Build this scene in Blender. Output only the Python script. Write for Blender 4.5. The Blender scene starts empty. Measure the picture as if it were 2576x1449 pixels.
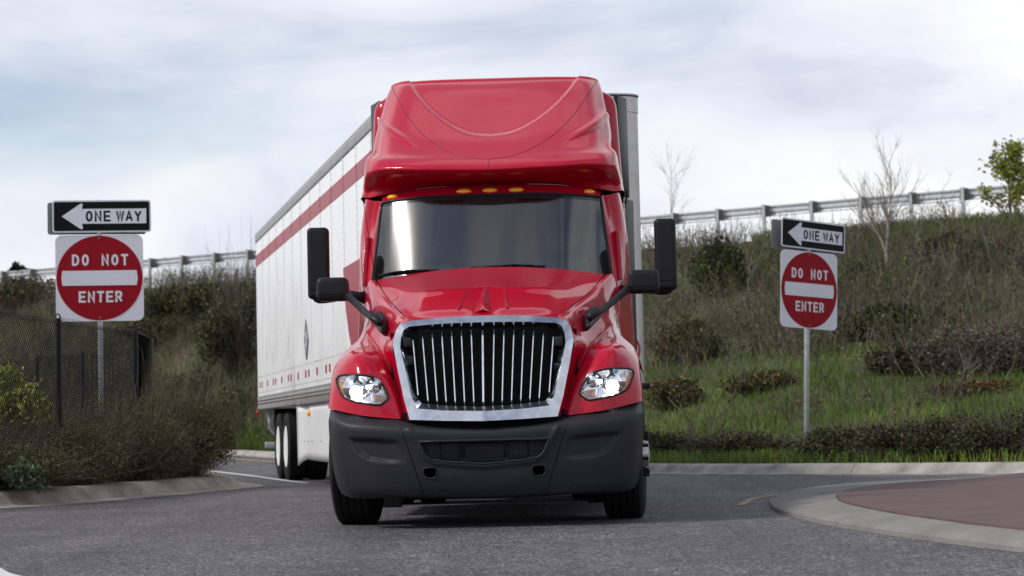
import bpy, bmesh, math, random
import numpy as np
from mathutils import Vector, Matrix
from mathutils.bvhtree import BVHTree

random.seed(7); rng = np.random.default_rng(7)
S = bpy.context.scene
col = S.collection
rad = math.radians

# ------------------------------------------------------------------ camera, sky, sun, exposure
FPX = 5600.0; CAMH = 0.78; PITCH = rad(3.48); ROLL = rad(-1.35)   # focal length in units of a 2576 wide picture
cam_d = bpy.data.cameras.new('camera'); cam = bpy.data.objects.new('camera', cam_d); col.objects.link(cam)
cam_d.sensor_width = 36.0; cam_d.lens = 36.0 * FPX / 2576.0
cam_d.clip_start = 0.1; cam_d.clip_end = 5000
CM = Matrix.Rotation(math.pi / 2 + PITCH, 3, 'X') @ Matrix.Rotation(ROLL, 3, 'Z')
cam.matrix_world = Matrix.Translation((0, 0, CAMH)) @ CM.to_4x4()
cam_d.dof.use_dof = True; cam_d.dof.focus_distance = 17.6; cam_d.dof.aperture_fstop = 3.9
S.camera = cam

SUN_EL = rad(44); SUN_AZ = rad(73)          # azimuth measured from straight behind the camera towards its left
sdir = Vector((-math.sin(SUN_AZ) * math.cos(SUN_EL), -math.cos(SUN_AZ) * math.cos(SUN_EL), math.sin(SUN_EL)))
w = bpy.data.worlds.new('World'); S.world = w; w.use_nodes = True
nt = w.node_tree; nt.nodes.clear()
def nn(t, kind, **kw):
    n = t.nodes.new(kind)
    for k, v in kw.items(): setattr(n, k, v)
    return n
sky = nn(nt, 'ShaderNodeTexSky', sky_type='NISHITA', sun_disc=False)
sky.sun_elevation = SUN_EL; sky.sun_rotation = math.atan2(sdir.x, sdir.y)
bg_sky = nn(nt, 'ShaderNodeBackground'); bg_sky.inputs[1].default_value = 0.13
nt.links.new(sky.outputs[0], bg_sky.inputs[0])
tc = nn(nt, 'ShaderNodeTexCoord')
mp = nn(nt, 'ShaderNodeMapping'); mp.inputs['Scale'].default_value = (1.0, 1.0, 2.6); mp.inputs['Location'].default_value = (14.2826, 18.422, 7.8993)
nt.links.new(tc.outputs['Generated'], mp.inputs[0])
n1 = nn(nt, 'ShaderNodeTexNoise'); n1.inputs['Scale'].default_value = 4.2; n1.inputs['Detail'].default_value = 9; n1.inputs['Roughness'].default_value = 0.52; n1.inputs['Distortion'].default_value = 0.5
n2 = nn(nt, 'ShaderNodeTexNoise'); n2.inputs['Scale'].default_value = 2.1; n2.inputs['Detail'].default_value = 6; n2.inputs['Roughness'].default_value = 0.5; n2.inputs['Distortion'].default_value = 0.3
nt.links.new(mp.outputs[0], n1.inputs[0]); nt.links.new(mp.outputs[0], n2.inputs[0])
cr1 = nn(nt, 'ShaderNodeValToRGB')           # cloud body: grey-blue undersides to white
e = cr1.color_ramp.elements
e[0].position = 0.34; e[0].color = (0.60, 0.64, 0.77, 1); e[1].position = 0.58; e[1].color = (0.98, 0.985, 1.0, 1)
em = e.new(0.46); em.color = (0.86, 0.875, 0.955, 1)
nt.links.new(n1.outputs[0], cr1.inputs[0])
bg_cl = nn(nt, 'ShaderNodeBackground'); bg_cl.inputs[1].default_value = 0.95
nt.links.new(cr1.outputs[0], bg_cl.inputs[0])
cr2 = nn(nt, 'ShaderNodeValToRGB'); cr2.color_ramp.elements[0].position = 0.24; cr2.color_ramp.elements[0].color = (0.15, 0.15, 0.15, 1); cr2.color_ramp.elements[1].position = 0.48
sxyz = nn(nt, 'ShaderNodeSeparateXYZ'); nt.links.new(tc.outputs['Generated'], sxyz.inputs[0])
hz_ = nn(nt, 'ShaderNodeMapRange'); hz_.inputs[1].default_value = 0.15; hz_.inputs[2].default_value = 0.75; hz_.inputs[3].default_value = 0.015; hz_.inputs[4].default_value = -0.20
nt.links.new(sxyz.outputs[2], hz_.inputs[0]); ad = nn(nt, 'ShaderNodeMath', operation='ADD'); nt.links.new(n2.outputs[0], ad.inputs[0]); nt.links.new(hz_.outputs[0], ad.inputs[1])
nt.links.new(ad.outputs[0], cr2.inputs[0])
q2_ = cr2.color_ramp.elements.new(0.35); q2_.color = (0.74, 0.74, 0.74, 1)
mxw = nn(nt, 'ShaderNodeMixShader')
nt.links.new(cr2.outputs[0], mxw.inputs[0]); nt.links.new(bg_sky.outputs[0], mxw.inputs[1]); nt.links.new(bg_cl.outputs[0], mxw.inputs[2])
wo = nn(nt, 'ShaderNodeOutputWorld'); nt.links.new(mxw.outputs[0], wo.inputs[0])

sl = bpy.data.lights.new('sun', 'SUN'); sun = bpy.data.objects.new('sun', sl); col.objects.link(sun)
sl.energy = 2.6; sl.angle = rad(8); sl.color = (1.0, 0.95, 0.88)
sun.rotation_euler = sdir.to_track_quat('Z', 'Y').to_euler()

vs = S.view_settings
vs.view_transform = 'Standard'; vs.look = 'None'; vs.exposure = 0.12; vs.gamma = 1.0; vs.use_curve_mapping = False

# ------------------------------------------------------------------ measuring helpers (photo pixel at 2576 wide + a distance -> a point)
def ray(px, py): return CM @ Vector(((px - 1288) / FPX, (724.5 - py) / FPX, -1))
def at(px, py, Y):
    d = ray(px, py); return Vector((0, 0, CAMH)) + d * (Y / d.y)
def on_ground(px, py, z=0.0):
    d = ray(px, py); return Vector((0, 0, CAMH)) + d * ((z - CAMH) / d.z)
TPOS = Vector((-0.24, 16.8, 0)); TYAW = rad(-1.65)
TM = Matrix.Rotation(TYAW, 3, 'Z')
def L(px, py, y, sgn=-1):
    """point of the tractor in its own frame, from the left half of the photo, for a given distance y behind the bumper"""
    d = TM.transposed() @ ray(px, py); o = TM.transposed() @ (Vector((0, 0, CAMH)) - TPOS)
    p = o + d * ((y - o.y) / d.y); return np.array((p.x * sgn, y, p.z))    # sgn -1: left half returned with x > 0
def L2(px, py, y): return L(px, py, y)

# ------------------------------------------------------------------ materials
MATS = {}
def mat(name, c, rough=0.5, metal=0.0, var=0.12, scale=6.0, bump=0.0, bscale=40.0, coat=0.0, spec=0.5, tint=None, rvar=0.0):
    m = bpy.data.materials.new(name); m.use_nodes = True; t = m.node_tree; b = t.nodes['Principled BSDF']
    b.inputs['Roughness'].default_value = rough; b.inputs['Metallic'].default_value = metal
    b.inputs['Specular IOR Level'].default_value = spec
    b.inputs['Coat Weight'].default_value = coat; b.inputs['Coat Roughness'].default_value = 0.03
    tcn = nn(t, 'ShaderNodeTexCoord')
    nz = nn(t, 'ShaderNodeTexNoise'); nz.inputs['Scale'].default_value = scale; nz.inputs['Detail'].default_value = 6; nz.inputs['Roughness'].default_value = 0.6
    t.links.new(tcn.outputs['Object'], nz.inputs[0])
    rp = nn(t, 'ShaderNodeValToRGB'); rp.color_ramp.elements[0].position = 0.3; rp.color_ramp.elements[1].position = 0.7
    c2 = tint if tint else c
    rp.color_ramp.elements[0].color = (c[0] * (1 - var), c[1] * (1 - var), c[2] * (1 - var), 1)
    rp.color_ramp.elements[1].color = (min(1, c2[0] * (1 + var)), min(1, c2[1] * (1 + var)), min(1, c2[2] * (1 + var)), 1)
    t.links.new(nz.outputs[0], rp.inputs[0]); t.links.new(rp.outputs[0], b.inputs['Base Color'])
    if rvar > 0:
        mr = nn(t, 'ShaderNodeMapRange'); mr.inputs[3].default_value = max(0.02, rough - rvar); mr.inputs[4].default_value = rough + rvar
        t.links.new(nz.outputs[0], mr.inputs[0]); t.links.new(mr.outputs[0], b.inputs['Roughness'])
    if bump > 0:
        nb = nn(t, 'ShaderNodeTexNoise'); nb.inputs['Scale'].default_value = bscale; nb.inputs['Detail'].default_value = 4
        t.links.new(tcn.outputs['Object'], nb.inputs[0])
        bp = nn(t, 'ShaderNodeBump'); bp.inputs['Strength'].default_value = bump; bp.inputs['Distance'].default_value = 0.02
        t.links.new(nb.outputs[0], bp.inputs['Height']); t.links.new(bp.outputs[0], b.inputs['Normal'])
    MATS[name] = m; return m
def emit(name, c, s):
    m = bpy.data.materials.new(name); m.use_nodes = True; b = m.node_tree.nodes['Principled BSDF']
    b.inputs['Base Color'].default_value = (*c, 1); b.inputs['Emission Color'].default_value = (*c, 1); b.inputs['Emission Strength'].default_value = s
    return m
def glass(name, tint, refl=1.0, ior=1.5, rough=0.0, halo=0.0):
    m = bpy.data.materials.new(name); m.use_nodes = True; t = m.node_tree; t.nodes.clear()
    o = nn(t, 'ShaderNodeOutputMaterial'); mx = nn(t, 'ShaderNodeMixShader'); tr = nn(t, 'ShaderNodeBsdfTransparent'); gl = nn(t, 'ShaderNodeBsdfGlossy')
    tr.inputs[0].default_value = (*tint, 1); gl.inputs['Roughness'].default_value = rough; gl.inputs[0].default_value = (refl, refl, refl, 1)
    fr = nn(t, 'ShaderNodeFresnel'); fr.inputs[0].default_value = ior
    t.links.new(fr.outputs[0], mx.inputs[0]); t.links.new(tr.outputs[0], mx.inputs[1]); t.links.new(mx.outputs[0], o.inputs[0])
    if halo > 0:
        g2 = nn(t, 'ShaderNodeBsdfGlossy'); g2.inputs['Roughness'].default_value = 0.22; m2 = nn(t, 'ShaderNodeMixShader'); m2.inputs[0].default_value = halo  # rough gloss lobe mixed in to imitate a soft halo around sun glare
        t.links.new(gl.outputs[0], m2.inputs[1]); t.links.new(g2.outputs[0], m2.inputs[2]); t.links.new(m2.outputs[0], mx.inputs[2])
    else: t.links.new(gl.outputs[0], mx.inputs[2])
    return m
M_RED = mat('red_paint', (0.40, 0.002, 0.020), 0.25, 0, 0.04, 2.0, coat=0.60, spec=0.06)
M_REDSTRIPE = mat('red_vinyl', (0.30, 0.025, 0.045), 0.4, 0, 0.06, 3.0)
M_PLASTIC = mat('dark_plastic', (0.017, 0.0175, 0.020), 0.5, 0, 0.18, 3.0, bump=0.06, bscale=400, rvar=0.06, spec=0.28)
M_BLACK = mat('black_plastic', (0.012, 0.012, 0.014), 0.42, 0, 0.1, 8.0, spec=0.2)
M_VOID = mat('engine_black', (0.006, 0.006, 0.006), 0.8, 0, 0.3, 12.0, spec=0.1)
M_CHROME = mat('chrome', (0.80, 0.82, 0.85), 0.10, 1.0, 0.04, 9.0, rvar=0.05)
M_CHROME_D = mat('grey_chrome', (0.50, 0.53, 0.58), 0.20, 1.0, 0.22, 9.0, rvar=0.12)  # darker, rougher chrome with an uneven blue-grey tone
M_RUBBER = mat('tyre_rubber', (0.012, 0.012, 0.013), 0.75, 0, 0.25, 10.0, bump=0.2, bscale=60, spec=0.15)
M_WHITE = mat('white_trailer_paint', (0.79, 0.80, 0.82), 0.30, 0, 0.05, 1.3, rvar=0.08)
M_WHITE2 = mat('white_skirt', (0.76, 0.77, 0.79), 0.35, 0, 0.05, 1.0)
M_WRIM = mat('white_rim_paint', (0.78, 0.78, 0.77), 0.4, 0, 0.06, 8.0)
M_ALU = mat('brushed_aluminium', (0.50, 0.49, 0.49), 0.42, 0.75, 0.12, 5.0, rvar=0.08)
M_ALU_D = mat('dull_rail_aluminium', (0.36, 0.36, 0.37), 0.5, 0.6, 0.14, 5.0)
M_RIVET = mat('rivet_grey', (0.62, 0.62, 0.63), 0.4, 0.7, 0.1, 30.0)
M_STEEL = mat('galvanised_steel', (0.42, 0.44, 0.46), 0.45, 0.6, 0.2, 14.0, rvar=0.08)
M_RAIL = mat('galvanised_rail', (0.55, 0.57, 0.60), 0.45, 0.35, 0.14, 6.0)
M_WOOD = mat('weathered_block', (0.13, 0.115, 0.105), 0.8, 0, 0.3, 9.0)
M_SIGNW = mat('sign_white', (0.62, 0.63, 0.70), 0.42, 0, 0.03, 3.0)
M_SIGNR = mat('sign_red', (0.26, 0.004, 0.013), 0.42, 0, 0.05, 3.0, spec=0.12)
M_SIGNK = mat('sign_black', (0.006, 0.006, 0.008), 0.4, 0, 0.1, 3.0, spec=0.1)
M_SIGNB = mat('sign_back_aluminium', (0.20, 0.20, 0.22), 0.5, 0.5, 0.1, 6.0)
M_AMBER = mat('amber_lens', (1.0, 0.42, 0.015), 0.15, 0, 0.12, 60.0, coat=0.6)
M_AMBER_D = mat('amber_reflector', (0.55, 0.17, 0.045), 0.25, 0, 0.2, 90.0, coat=0.6)
M_REDLAMP = mat('red_lamp', (0.5, 0.02, 0.02), 0.2, 0, 0.1, 30.0)
M_HOUSING = mat('lamp_housing', (0.62, 0.64, 0.68), 0.22, 0.45, 0.15, 30.0)
M_BEAM = emit('lit_headlamp', (1.0, 0.99, 0.96), 20.0)
M_LENS = glass('clear_lens', (0.95, 0.96, 0.97), 1.0, 1.45)
M_WIND = glass('windshield_glass', (0.45, 0.51, 0.54), 1.0, 2.0, 0.025, 0.25)
M_TINT = mat('glass_frit', (0.016, 0.016, 0.018), 0.12, 0, 0.05, 8.0)
M_DASH = mat('cab_interior', (0.10, 0.105, 0.11), 0.7, 0, 0.15, 6.0)
M_SEAT = mat('seat_fabric', (0.17, 0.18, 0.19), 0.9, 0, 0.2, 20.0)
M_CURTAIN = mat('sleeper_curtain', (0.035, 0.037, 0.042), 0.9, 0, 0.2, 5.0)
M_CONC = mat('kerb_concrete', (0.29, 0.265, 0.24), 0.85, 0, 0.42, 2.6, bump=0.25, bscale=30)
M_CONC2 = mat('island_concrete', (0.17, 0.167, 0.155), 0.85, 0, 0.2, 2.2, bump=0.5, bscale=45)
M_REDCON = mat('red_concrete', (0.088, 0.052, 0.051), 0.8, 0, 0.22, 3.0, bump=0.25, bscale=60)
M_FENCE = mat('black_vinyl_wire', (0.007, 0.0075, 0.009), 0.5, 0, 0.1, 20.0, spec=0.12)
M_BARK_W = mat('pale_bark', (0.36, 0.33, 0.29), 0.8, 0, 0.25, 9.0)
M_BARK = mat('grey_brown_bark', (0.17, 0.145, 0.125), 0.85, 0, 0.3, 8.0)
M_TWIG = mat('tan_twig', (0.25, 0.22, 0.19), 0.8, 0, 0.25, 9.0)
M_SEAM = mat('dark_red_seam', (0.04, 0.002, 0.003), 0.6, 0, 0.1)
M_CRACK = mat('crack_dark', (0.07, 0.066, 0.06), 0.9, 0, 0.3, 20.0)

def asphalt():
    m = bpy.data.materials.new('asphalt'); m.use_nodes = True; t = m.node_tree; b = t.nodes['Principled BSDF']
    tcn = nn(t, 'ShaderNodeTexCoord')
    vo = nn(t, 'ShaderNodeTexVoronoi'); vo.inputs['Scale'].default_value = 72.0
    v2 = nn(t, 'ShaderNodeTexVoronoi'); v2.inputs['Scale'].default_value = 13.0
    big = nn(t, 'ShaderNodeTexNoise'); big.inputs['Scale'].default_value = 0.5; big.inputs['Detail'].default_value = 7; big.inputs['Roughness'].default_value = 0.6
    for x in (vo, v2, big): t.links.new(tcn.outputs['Object'], x.inputs[0])
    sp = nn(t, 'ShaderNodeSeparateColor'); t.links.new(vo.outputs['Color'], sp.inputs[0])
    rp = nn(t, 'ShaderNodeValToRGB'); el = rp.color_ramp.elements
    el[0].position = 0.0; el[0].color = (0.030, 0.030, 0.034, 1); el[1].position = 1.0; el[1].color = (0.48, 0.45, 0.42, 1)
    for p, c in ((0.30, (0.062, 0.062, 0.070)), (0.70, (0.115, 0.114, 0.124)), (0.90, (0.20, 0.195, 0.20))):
        q = el.new(p); q.color = (*c, 1)
    t.links.new(sp.outputs[0], rp.inputs[0])
    sp2 = nn(t, 'ShaderNodeSeparateColor'); t.links.new(v2.outputs['Color'], sp2.inputs[0])
    rp2 = nn(t, 'ShaderNodeValToRGB'); rp2.color_ramp.elements[0].color = (0.75, 0.75, 0.77, 1); rp2.color_ramp.elements[1].color = (1.2, 1.18, 1.16, 1)
    t.links.new(sp2.outputs[1], rp2.inputs[0])
    mx = nn(t, 'ShaderNodeMix', data_type='RGBA', blend_type='MULTIPLY'); mx.inputs[0].default_value = 1.0
    t.links.new(rp.outputs[0], mx.inputs[6]); t.links.new(rp2.outputs[0], mx.inputs[7])
    rp3 = nn(t, 'ShaderNodeValToRGB'); rp3.color_ramp.elements[0].position = 0.32; rp3.color_ramp.elements[0].color = (0.62, 0.62, 0.645, 1); rp3.color_ramp.elements[1].position = 0.68; rp3.color_ramp.elements[1].color = (0.99, 0.985, 0.985, 1)
    t.links.new(big.outputs[0], rp3.inputs[0])
    mx2 = nn(t, 'ShaderNodeMix', data_type='RGBA', blend_type='MULTIPLY'); mx2.inputs[0].default_value = 1.0
    t.links.new(mx.outputs[2], mx2.inputs[6]); t.links.new(rp3.outputs[0], mx2.inputs[7])
    mpt = nn(t, 'ShaderNodeMapping'); mpt.inputs['Rotation'].default_value = (0, 0, rad(-12)); mpt.inputs['Scale'].default_value = (0.9, 0.05, 1); t.links.new(tcn.outputs['Object'], mpt.inputs[0])
    trk = nn(t, 'ShaderNodeTexNoise'); trk.inputs['Scale'].default_value = 1.6; trk.inputs['Detail'].default_value = 5; t.links.new(mpt.outputs[0], trk.inputs[0])
    rp4 = nn(t, 'ShaderNodeValToRGB'); rp4.color_ramp.elements[0].position = 0.36; rp4.color_ramp.elements[0].color = (0.78, 0.78, 0.79, 1); rp4.color_ramp.elements[1].position = 0.56; rp4.color_ramp.elements[1].color = (1.05, 1.05, 1.05, 1)
    t.links.new(trk.outputs[0], rp4.inputs[0]); mx3 = nn(t, 'ShaderNodeMix', data_type='RGBA', blend_type='MULTIPLY'); mx3.inputs[0].default_value = 1.0
    t.links.new(mx2.outputs[2], mx3.inputs[6]); t.links.new(rp4.outputs[0], mx3.inputs[7]); t.links.new(mx3.outputs[2], b.inputs['Base Color'])
    b.inputs['Roughness'].default_value = 0.72; b.inputs['Specular IOR Level'].default_value = 0.35
    bp = nn(t, 'ShaderNodeBump'); bp.inputs['Strength'].default_value = 0.7; bp.inputs['Distance'].default_value = 0.012; bp.invert = True
    t.links.new(vo.outputs['Distance'], bp.inputs['Height']); t.links.new(bp.outputs[0], b.inputs['Normal'])
    return m
M_ASPH = asphalt()
def worn_paint(name, c, worn=0.5):
    m = bpy.data.materials.new(name); m.use_nodes = True; t = m.node_tree; b = t.nodes['Principled BSDF']
    tcn = nn(t, 'ShaderNodeTexCoord'); nz = nn(t, 'ShaderNodeTexNoise'); nz.inputs['Scale'].default_value = 22; nz.inputs['Detail'].default_value = 8; nz.inputs['Roughness'].default_value = 0.75
    t.links.new(tcn.outputs['Object'], nz.inputs[0])
    rp = nn(t, 'ShaderNodeValToRGB'); rp.color_ramp.elements[0].position = worn - 0.06; rp.color_ramp.elements[0].color = (0.09, 0.09, 0.095, 1); rp.color_ramp.elements[1].position = worn + 0.04; rp.color_ramp.elements[1].color = (*c, 1)
    t.links.new(nz.outputs[0], rp.inputs[0]); t.links.new(rp.outputs[0], b.inputs['Base Color']); b.inputs['Roughness'].default_value = 0.7
    return m
M_WLINE = worn_paint('white_road_paint', (0.55, 0.55, 0.54), 0.40)
M_YLINE = worn_paint('yellow_road_paint', (0.46, 0.26, 0.07), 0.44)
M_YLINE2 = worn_paint('faded_yellow_paint', (0.38, 0.24, 0.09), 0.50)
def soil():
    m = bpy.data.materials.new('hillside_soil'); m.use_nodes = True; t = m.node_tree; b = t.nodes['Principled BSDF']
    tcn = nn(t, 'ShaderNodeTexCoord'); a = nn(t, 'ShaderNodeTexNoise'); a.inputs['Scale'].default_value = 0.28; a.inputs['Detail'].default_value = 8; a.inputs['Roughness'].default_value = 0.65
    t.links.new(tcn.outputs['Object'], a.inputs[0])
    rp = nn(t, 'ShaderNodeValToRGB'); el = rp.color_ramp.elements
    el[0].position = 0.30; el[0].color = (0.07, 0.055, 0.035, 1); el[1].position = 0.72; el[1].color = (0.10, 0.085, 0.05, 1)
    for p, c in ((0.42, (0.055, 0.055, 0.026)), (0.52, (0.07, 0.075, 0.026)), (0.62, (0.09, 0.072, 0.045))):
        q = el.new(p); q.color = (*c, 1)
    t.links.new(a.outputs[0], rp.inputs[0]); t.links.new(rp.outputs[0], b.inputs['Base Color']); b.inputs['Roughness'].default_value = 0.95
    f = nn(t, 'ShaderNodeTexNoise'); f.inputs['Scale'].default_value = 12; f.inputs['Detail'].default_value = 6
    t.links.new(tcn.outputs['Object'], f.inputs[0])
    bp = nn(t, 'ShaderNodeBump'); bp.inputs['Strength'].default_value = 0.9; bp.inputs['Distance'].default_value = 0.15
    t.links.new(f.outputs[0], bp.inputs['Height']); t.links.new(bp.outputs[0], b.inputs['Normal'])
    return m
M_SOIL = soil()
def foliage():
    m = bpy.data.materials.new('foliage'); m.use_nodes = True; t = m.node_tree; b = t.nodes['Principled BSDF']
    at_ = nn(t, 'ShaderNodeAttribute', attribute_name='Col')
    t.links.new(at_.outputs['Color'], b.inputs['Base Color']); b.inputs['Roughness'].default_value = 0.65; b.inputs['Specular IOR Level'].default_value = 0.3
    tr = nn(t, 'ShaderNodeBsdfTranslucent'); t.links.new(at_.outputs['Color'], tr.inputs[0])
    mx = nn(t, 'ShaderNodeMixShader'); mx.inputs[0].default_value = 0.25
    o = t.nodes['Material Output']; t.links.new(b.outputs[0], mx.inputs[1]); t.links.new(tr.outputs[0], mx.inputs[2]); t.links.new(mx.outputs[0], o.inputs[0])
    return m
M_FOL = foliage()

# ------------------------------------------------------------------ mesh helpers
def link(name, me, m, parent=None, smooth=False, angle=None):
    o = bpy.data.objects.new(name, me); col.objects.link(o)
    if m is not None: me.materials.append(m)
    if parent is not None: o.parent = parent
    if smooth:
        me.polygons.foreach_set('use_smooth', [True] * len(me.polygons))
        if angle is not None: me.set_sharp_from_angle(angle=rad(angle))
    return o
def empty(name, loc=(0, 0, 0), rz=0.0):
    o = bpy.data.objects.new(name, None); col.objects.link(o); o.location = loc; o.rotation_euler = (0, 0, rz); o.empty_display_size = 0.2
    return o
def tag(o, label=None, cat=None, group=None, kind=None):
    if label: o['label'] = label
    if cat: o['category'] = cat
    if group: o['group'] = group
    if kind: o['kind'] = kind
    return o
class MB:
    def __init__(s): s.v = []; s.f = []
    def add(s, vs_, fs):
        n = len(s.v); s.v += [tuple(map(float, p)) for p in vs_]; s.f += [tuple(i + n for i in f) for f in fs]; return s
    def box(s, lo, hi):
        x0, y0, z0 = lo; x1, y1, z1 = hi
        return s.add([(x0, y0, z0), (x1, y0, z0), (x1, y1, z0), (x0, y1, z0), (x0, y0, z1), (x1, y0, z1), (x1, y1, z1), (x0, y1, z1)],
                     [(0, 3, 2, 1), (4, 5, 6, 7), (0, 1, 5, 4), (1, 2, 6, 5), (2, 3, 7, 6), (3, 0, 4, 7)])
    def tube(s, pts, r, n=8, cap=True, flat=None):
        pts = [Vector(p) for p in pts]; K = len(pts); rs = r if isinstance(r, (list, tuple)) else [r] * K
        up = Vector((0.13, 0.21, 0.97)); vv = []
        for i, p in enumerate(pts):
            t = (pts[min(i + 1, K - 1)] - pts[max(i - 1, 0)]).normalized()
            a = t.cross(up); a = a if a.length > 1e-3 else t.cross(Vector((1, 0, 0))); a.normalize(); b = t.cross(a)
            for k in range(n):
                g = 2 * math.pi * k / n
                vv.append(p + a * (math.cos(g) * rs[i]) + b * (math.sin(g) * rs[i]))
        ff = [(i * n + k, i * n + (k + 1) % n, (i + 1) * n + (k + 1) % n, (i + 1) * n + k) for i in range(K - 1) for k in range(n)]
        if cap: ff += [tuple(range(n - 1, -1, -1)), tuple((K - 1) * n + k for k in range(n))]
        return s.add(vv, ff)
    def prism(s, poly, fn0, fn1):
        """closed outline poly swept from fn0(p) to fn1(p), capped"""
        n = len(poly); a = [fn0(p) for p in poly]; b = [fn1(p) for p in poly]
        return s.add(a + b, [tuple(range(n)), tuple(range(2 * n - 1, n - 1, -1))] + [(k, n + k, n + (k + 1) % n, (k + 1) % n) for k in range(n)])
    def lathe(s, prof, n=32, axis='x', c=(0, 0, 0)):
        """prof: list of (offset along the axis, radius)"""
        vv = []
        for o, r in prof:
            for k in range(n):
                g = 2 * math.pi * k / n; u, w_ = r * math.cos(g), r * math.sin(g)
                vv.append((c[0] + o, c[1] + u, c[2] + w_) if axis == 'x' else ((c[0] + u, c[1] + o, c[2] + w_) if axis == 'y' else (c[0] + u, c[1] + w_, c[2] + o)))
        K = len(prof); ff = [(i * n + k, i * n + (k + 1) % n, (i + 1) * n + (k + 1) % n, (i + 1) * n + k) for i in range(K - 1) for k in range(n)]
        ff += [tuple(range(n - 1, -1, -1)), tuple((K - 1) * n + k for k in range(n))]
        return s.add(vv, ff)
    def grid(s, P):
        I, J = P.shape[:2]
        return s.add(P.reshape(-1, 3), [(i * J + j, i * J + j + 1, (i + 1) * J + j + 1, (i + 1) * J + j) for i in range(I - 1) for j in range(J - 1)])
    def mesh(s, name, fix=True):
        me = bpy.data.meshes.new(name); me.from_pydata(s.v, [], s.f); me.update()
        if fix:
            bm = bmesh.new(); bm.from_mesh(me); bmesh.ops.recalc_face_normals(bm, faces=bm.faces); bm.to_mesh(me); bm.free()
        return me
    def build(s, name, m, parent=None, smooth=False, angle=None, bevel=0.0, seg=2):
        me = s.mesh(name)
        if bevel > 0:
            bm = bmesh.new(); bm.from_mesh(me)
            ed = [e_ for e_ in bm.edges if len(e_.link_faces) == 2 and e_.calc_face_angle(0) > rad(25)]
            bmesh.ops.bevel(bm, geom=ed, offset=bevel, segments=seg, affect='EDGES', profile=0.5, clamp_overlap=True); bm.to_mesh(me); bm.free()
            return link(name, me, m, parent, True, 50)
        return link(name, me, m, parent, smooth, angle)
def mirror_x(me):
    m2 = me.copy()
    n = len(m2.vertices); a = np.empty(n * 3); m2.vertices.foreach_get('co', a); a = a.reshape(-1, 3); a[:, 0] *= -1; m2.vertices.foreach_set('co', a.ravel()); m2.flip_normals(); m2.update()
    return m2
def crom(P, n):
    """Catmull-Rom through the rows of P, n samples, ends included"""
    P = np.asarray(P, float); K = len(P)
    E_ = np.concatenate([[2 * P[0] - P[1]], P, [2 * P[-1] - P[-2]]])
    t = np.linspace(0, K - 1, n); i = np.minimum(t.astype(int), K - 2); u = (t - i).reshape((-1,) + (1,) * (P.ndim - 1))
    a, b, c, d = E_[i], E_[i + 1], E_[i + 2], E_[i + 3]
    return 0.5 * (2 * b + (c - a) * u + (2 * a - 5 * b + 4 * c - d) * u ** 2 + (3 * b - a - 3 * c + d) * u ** 3)
def dense(ctrl, nu, nv):
    A = crom(np.asarray(ctrl, float), nu); B = crom(np.swapaxes(A, 0, 1), nv); return np.swapaxes(B, 0, 1)
def inside(poly, x, z):
    poly = np.asarray(poly)[:, :2]; r = np.zeros(x.shape, bool); n = len(poly)
    for k in range(n):
        x1, z1 = poly[k]; x2, z2 = poly[(k + 1) % n]
        if z1 == z2: continue
        c = ((z1 > z) != (z2 > z)) & (x < (x2 - x1) * (z - z1) / (z2 - z1) + x1); r ^= c
    return r
def pdist(line, x, z):
    """distance of the points to an open polyline in the x,z view"""
    line = np.asarray(line)[:, :2]; d = np.full(x.shape, 1e9)
    for k in range(len(line) - 1):
        a, b = line[k], line[k + 1]; ab = b - a; t = np.clip(((x - a[0]) * ab[0] + (z - a[1]) * ab[1]) / (ab @ ab + 1e-12), 0, 1)
        d = np.minimum(d, np.hypot(x - a[0] - t * ab[0], z - a[1] - t * ab[1]))
    return d
def sstep(a, b, x):
    t = np.clip((x - a) / (b - a), 0, 1); return t * t * (3 - 2 * t)
def both(name, mb, m, parent, **kw):
    """a right part and its mirror image on the left"""
    o = mb.build(name, m, parent, **kw); me2 = mirror_x(o.data); o2 = bpy.data.objects.new(name, me2); col.objects.link(o2); o2.parent = parent
    return o, o2
def pair(name, mb, m, pr, pl, smooth=False, angle=None, bevel=0.0, seg=2):
    o = mb.build(name, m, pr, smooth, angle, bevel, seg); o2 = bpy.data.objects.new(name, mirror_x(o.data)); col.objects.link(o2); o2.parent = pl
    return o, o2
def gridobj(name, P, m, parent, drop=None, smooth=True, thick=0.0, keep=None, face=None):
    """quad sheet; drop = mask of faces to leave out"""
    I, J = P.shape[:2]; idx = np.arange(I * J).reshape(I, J)
    q = np.stack([idx[:-1, :-1], idx[:-1, 1:], idx[1:, 1:], idx[1:, :-1]], -1).reshape(-1, 4)
    if drop is not None: q = q[~drop.ravel()]
    if keep is not None: q = q[keep.ravel()]
    mb = MB(); mb.v = [tuple(p) for p in P.reshape(-1, 3)]; mb.f = [tuple(int(k) for k in f) for f in q]
    me = mb.mesh(name); bm = bmesh.new(); bm.from_mesh(me)
    bmesh.ops.delete(bm, geom=[v for v in bm.verts if not v.link_faces], context='VERTS'); bm.to_mesh(me); bm.free()
    if face is not None:
        nrm0 = np.zeros(3)
        for p_ in me.polygons: nrm0 += np.array(p_.normal) * p_.area
        if nrm0 @ np.asarray(face, float) < 0: me.flip_normals()
    return link(name, me, m, parent, smooth)
def centers(P): return (P[:-1, :-1] + P[:-1, 1:] + P[1:, 1:] + P[1:, :-1]) / 4
def full(half):
    """half control grid (rows x columns from the centre line outwards, x > 0) -> whole grid across the truck"""
    half = np.asarray(half, float); h = half.copy(); h[:, 0, 0] = 0; mir = h[:, 1:][:, ::-1].copy(); mir[..., 0] *= -1
    return np.concatenate([mir, h], 1)
def bvh_of(P):
    mb = MB().grid(P); return BVHTree.FromPolygons(mb.v, mb.f)
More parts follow.
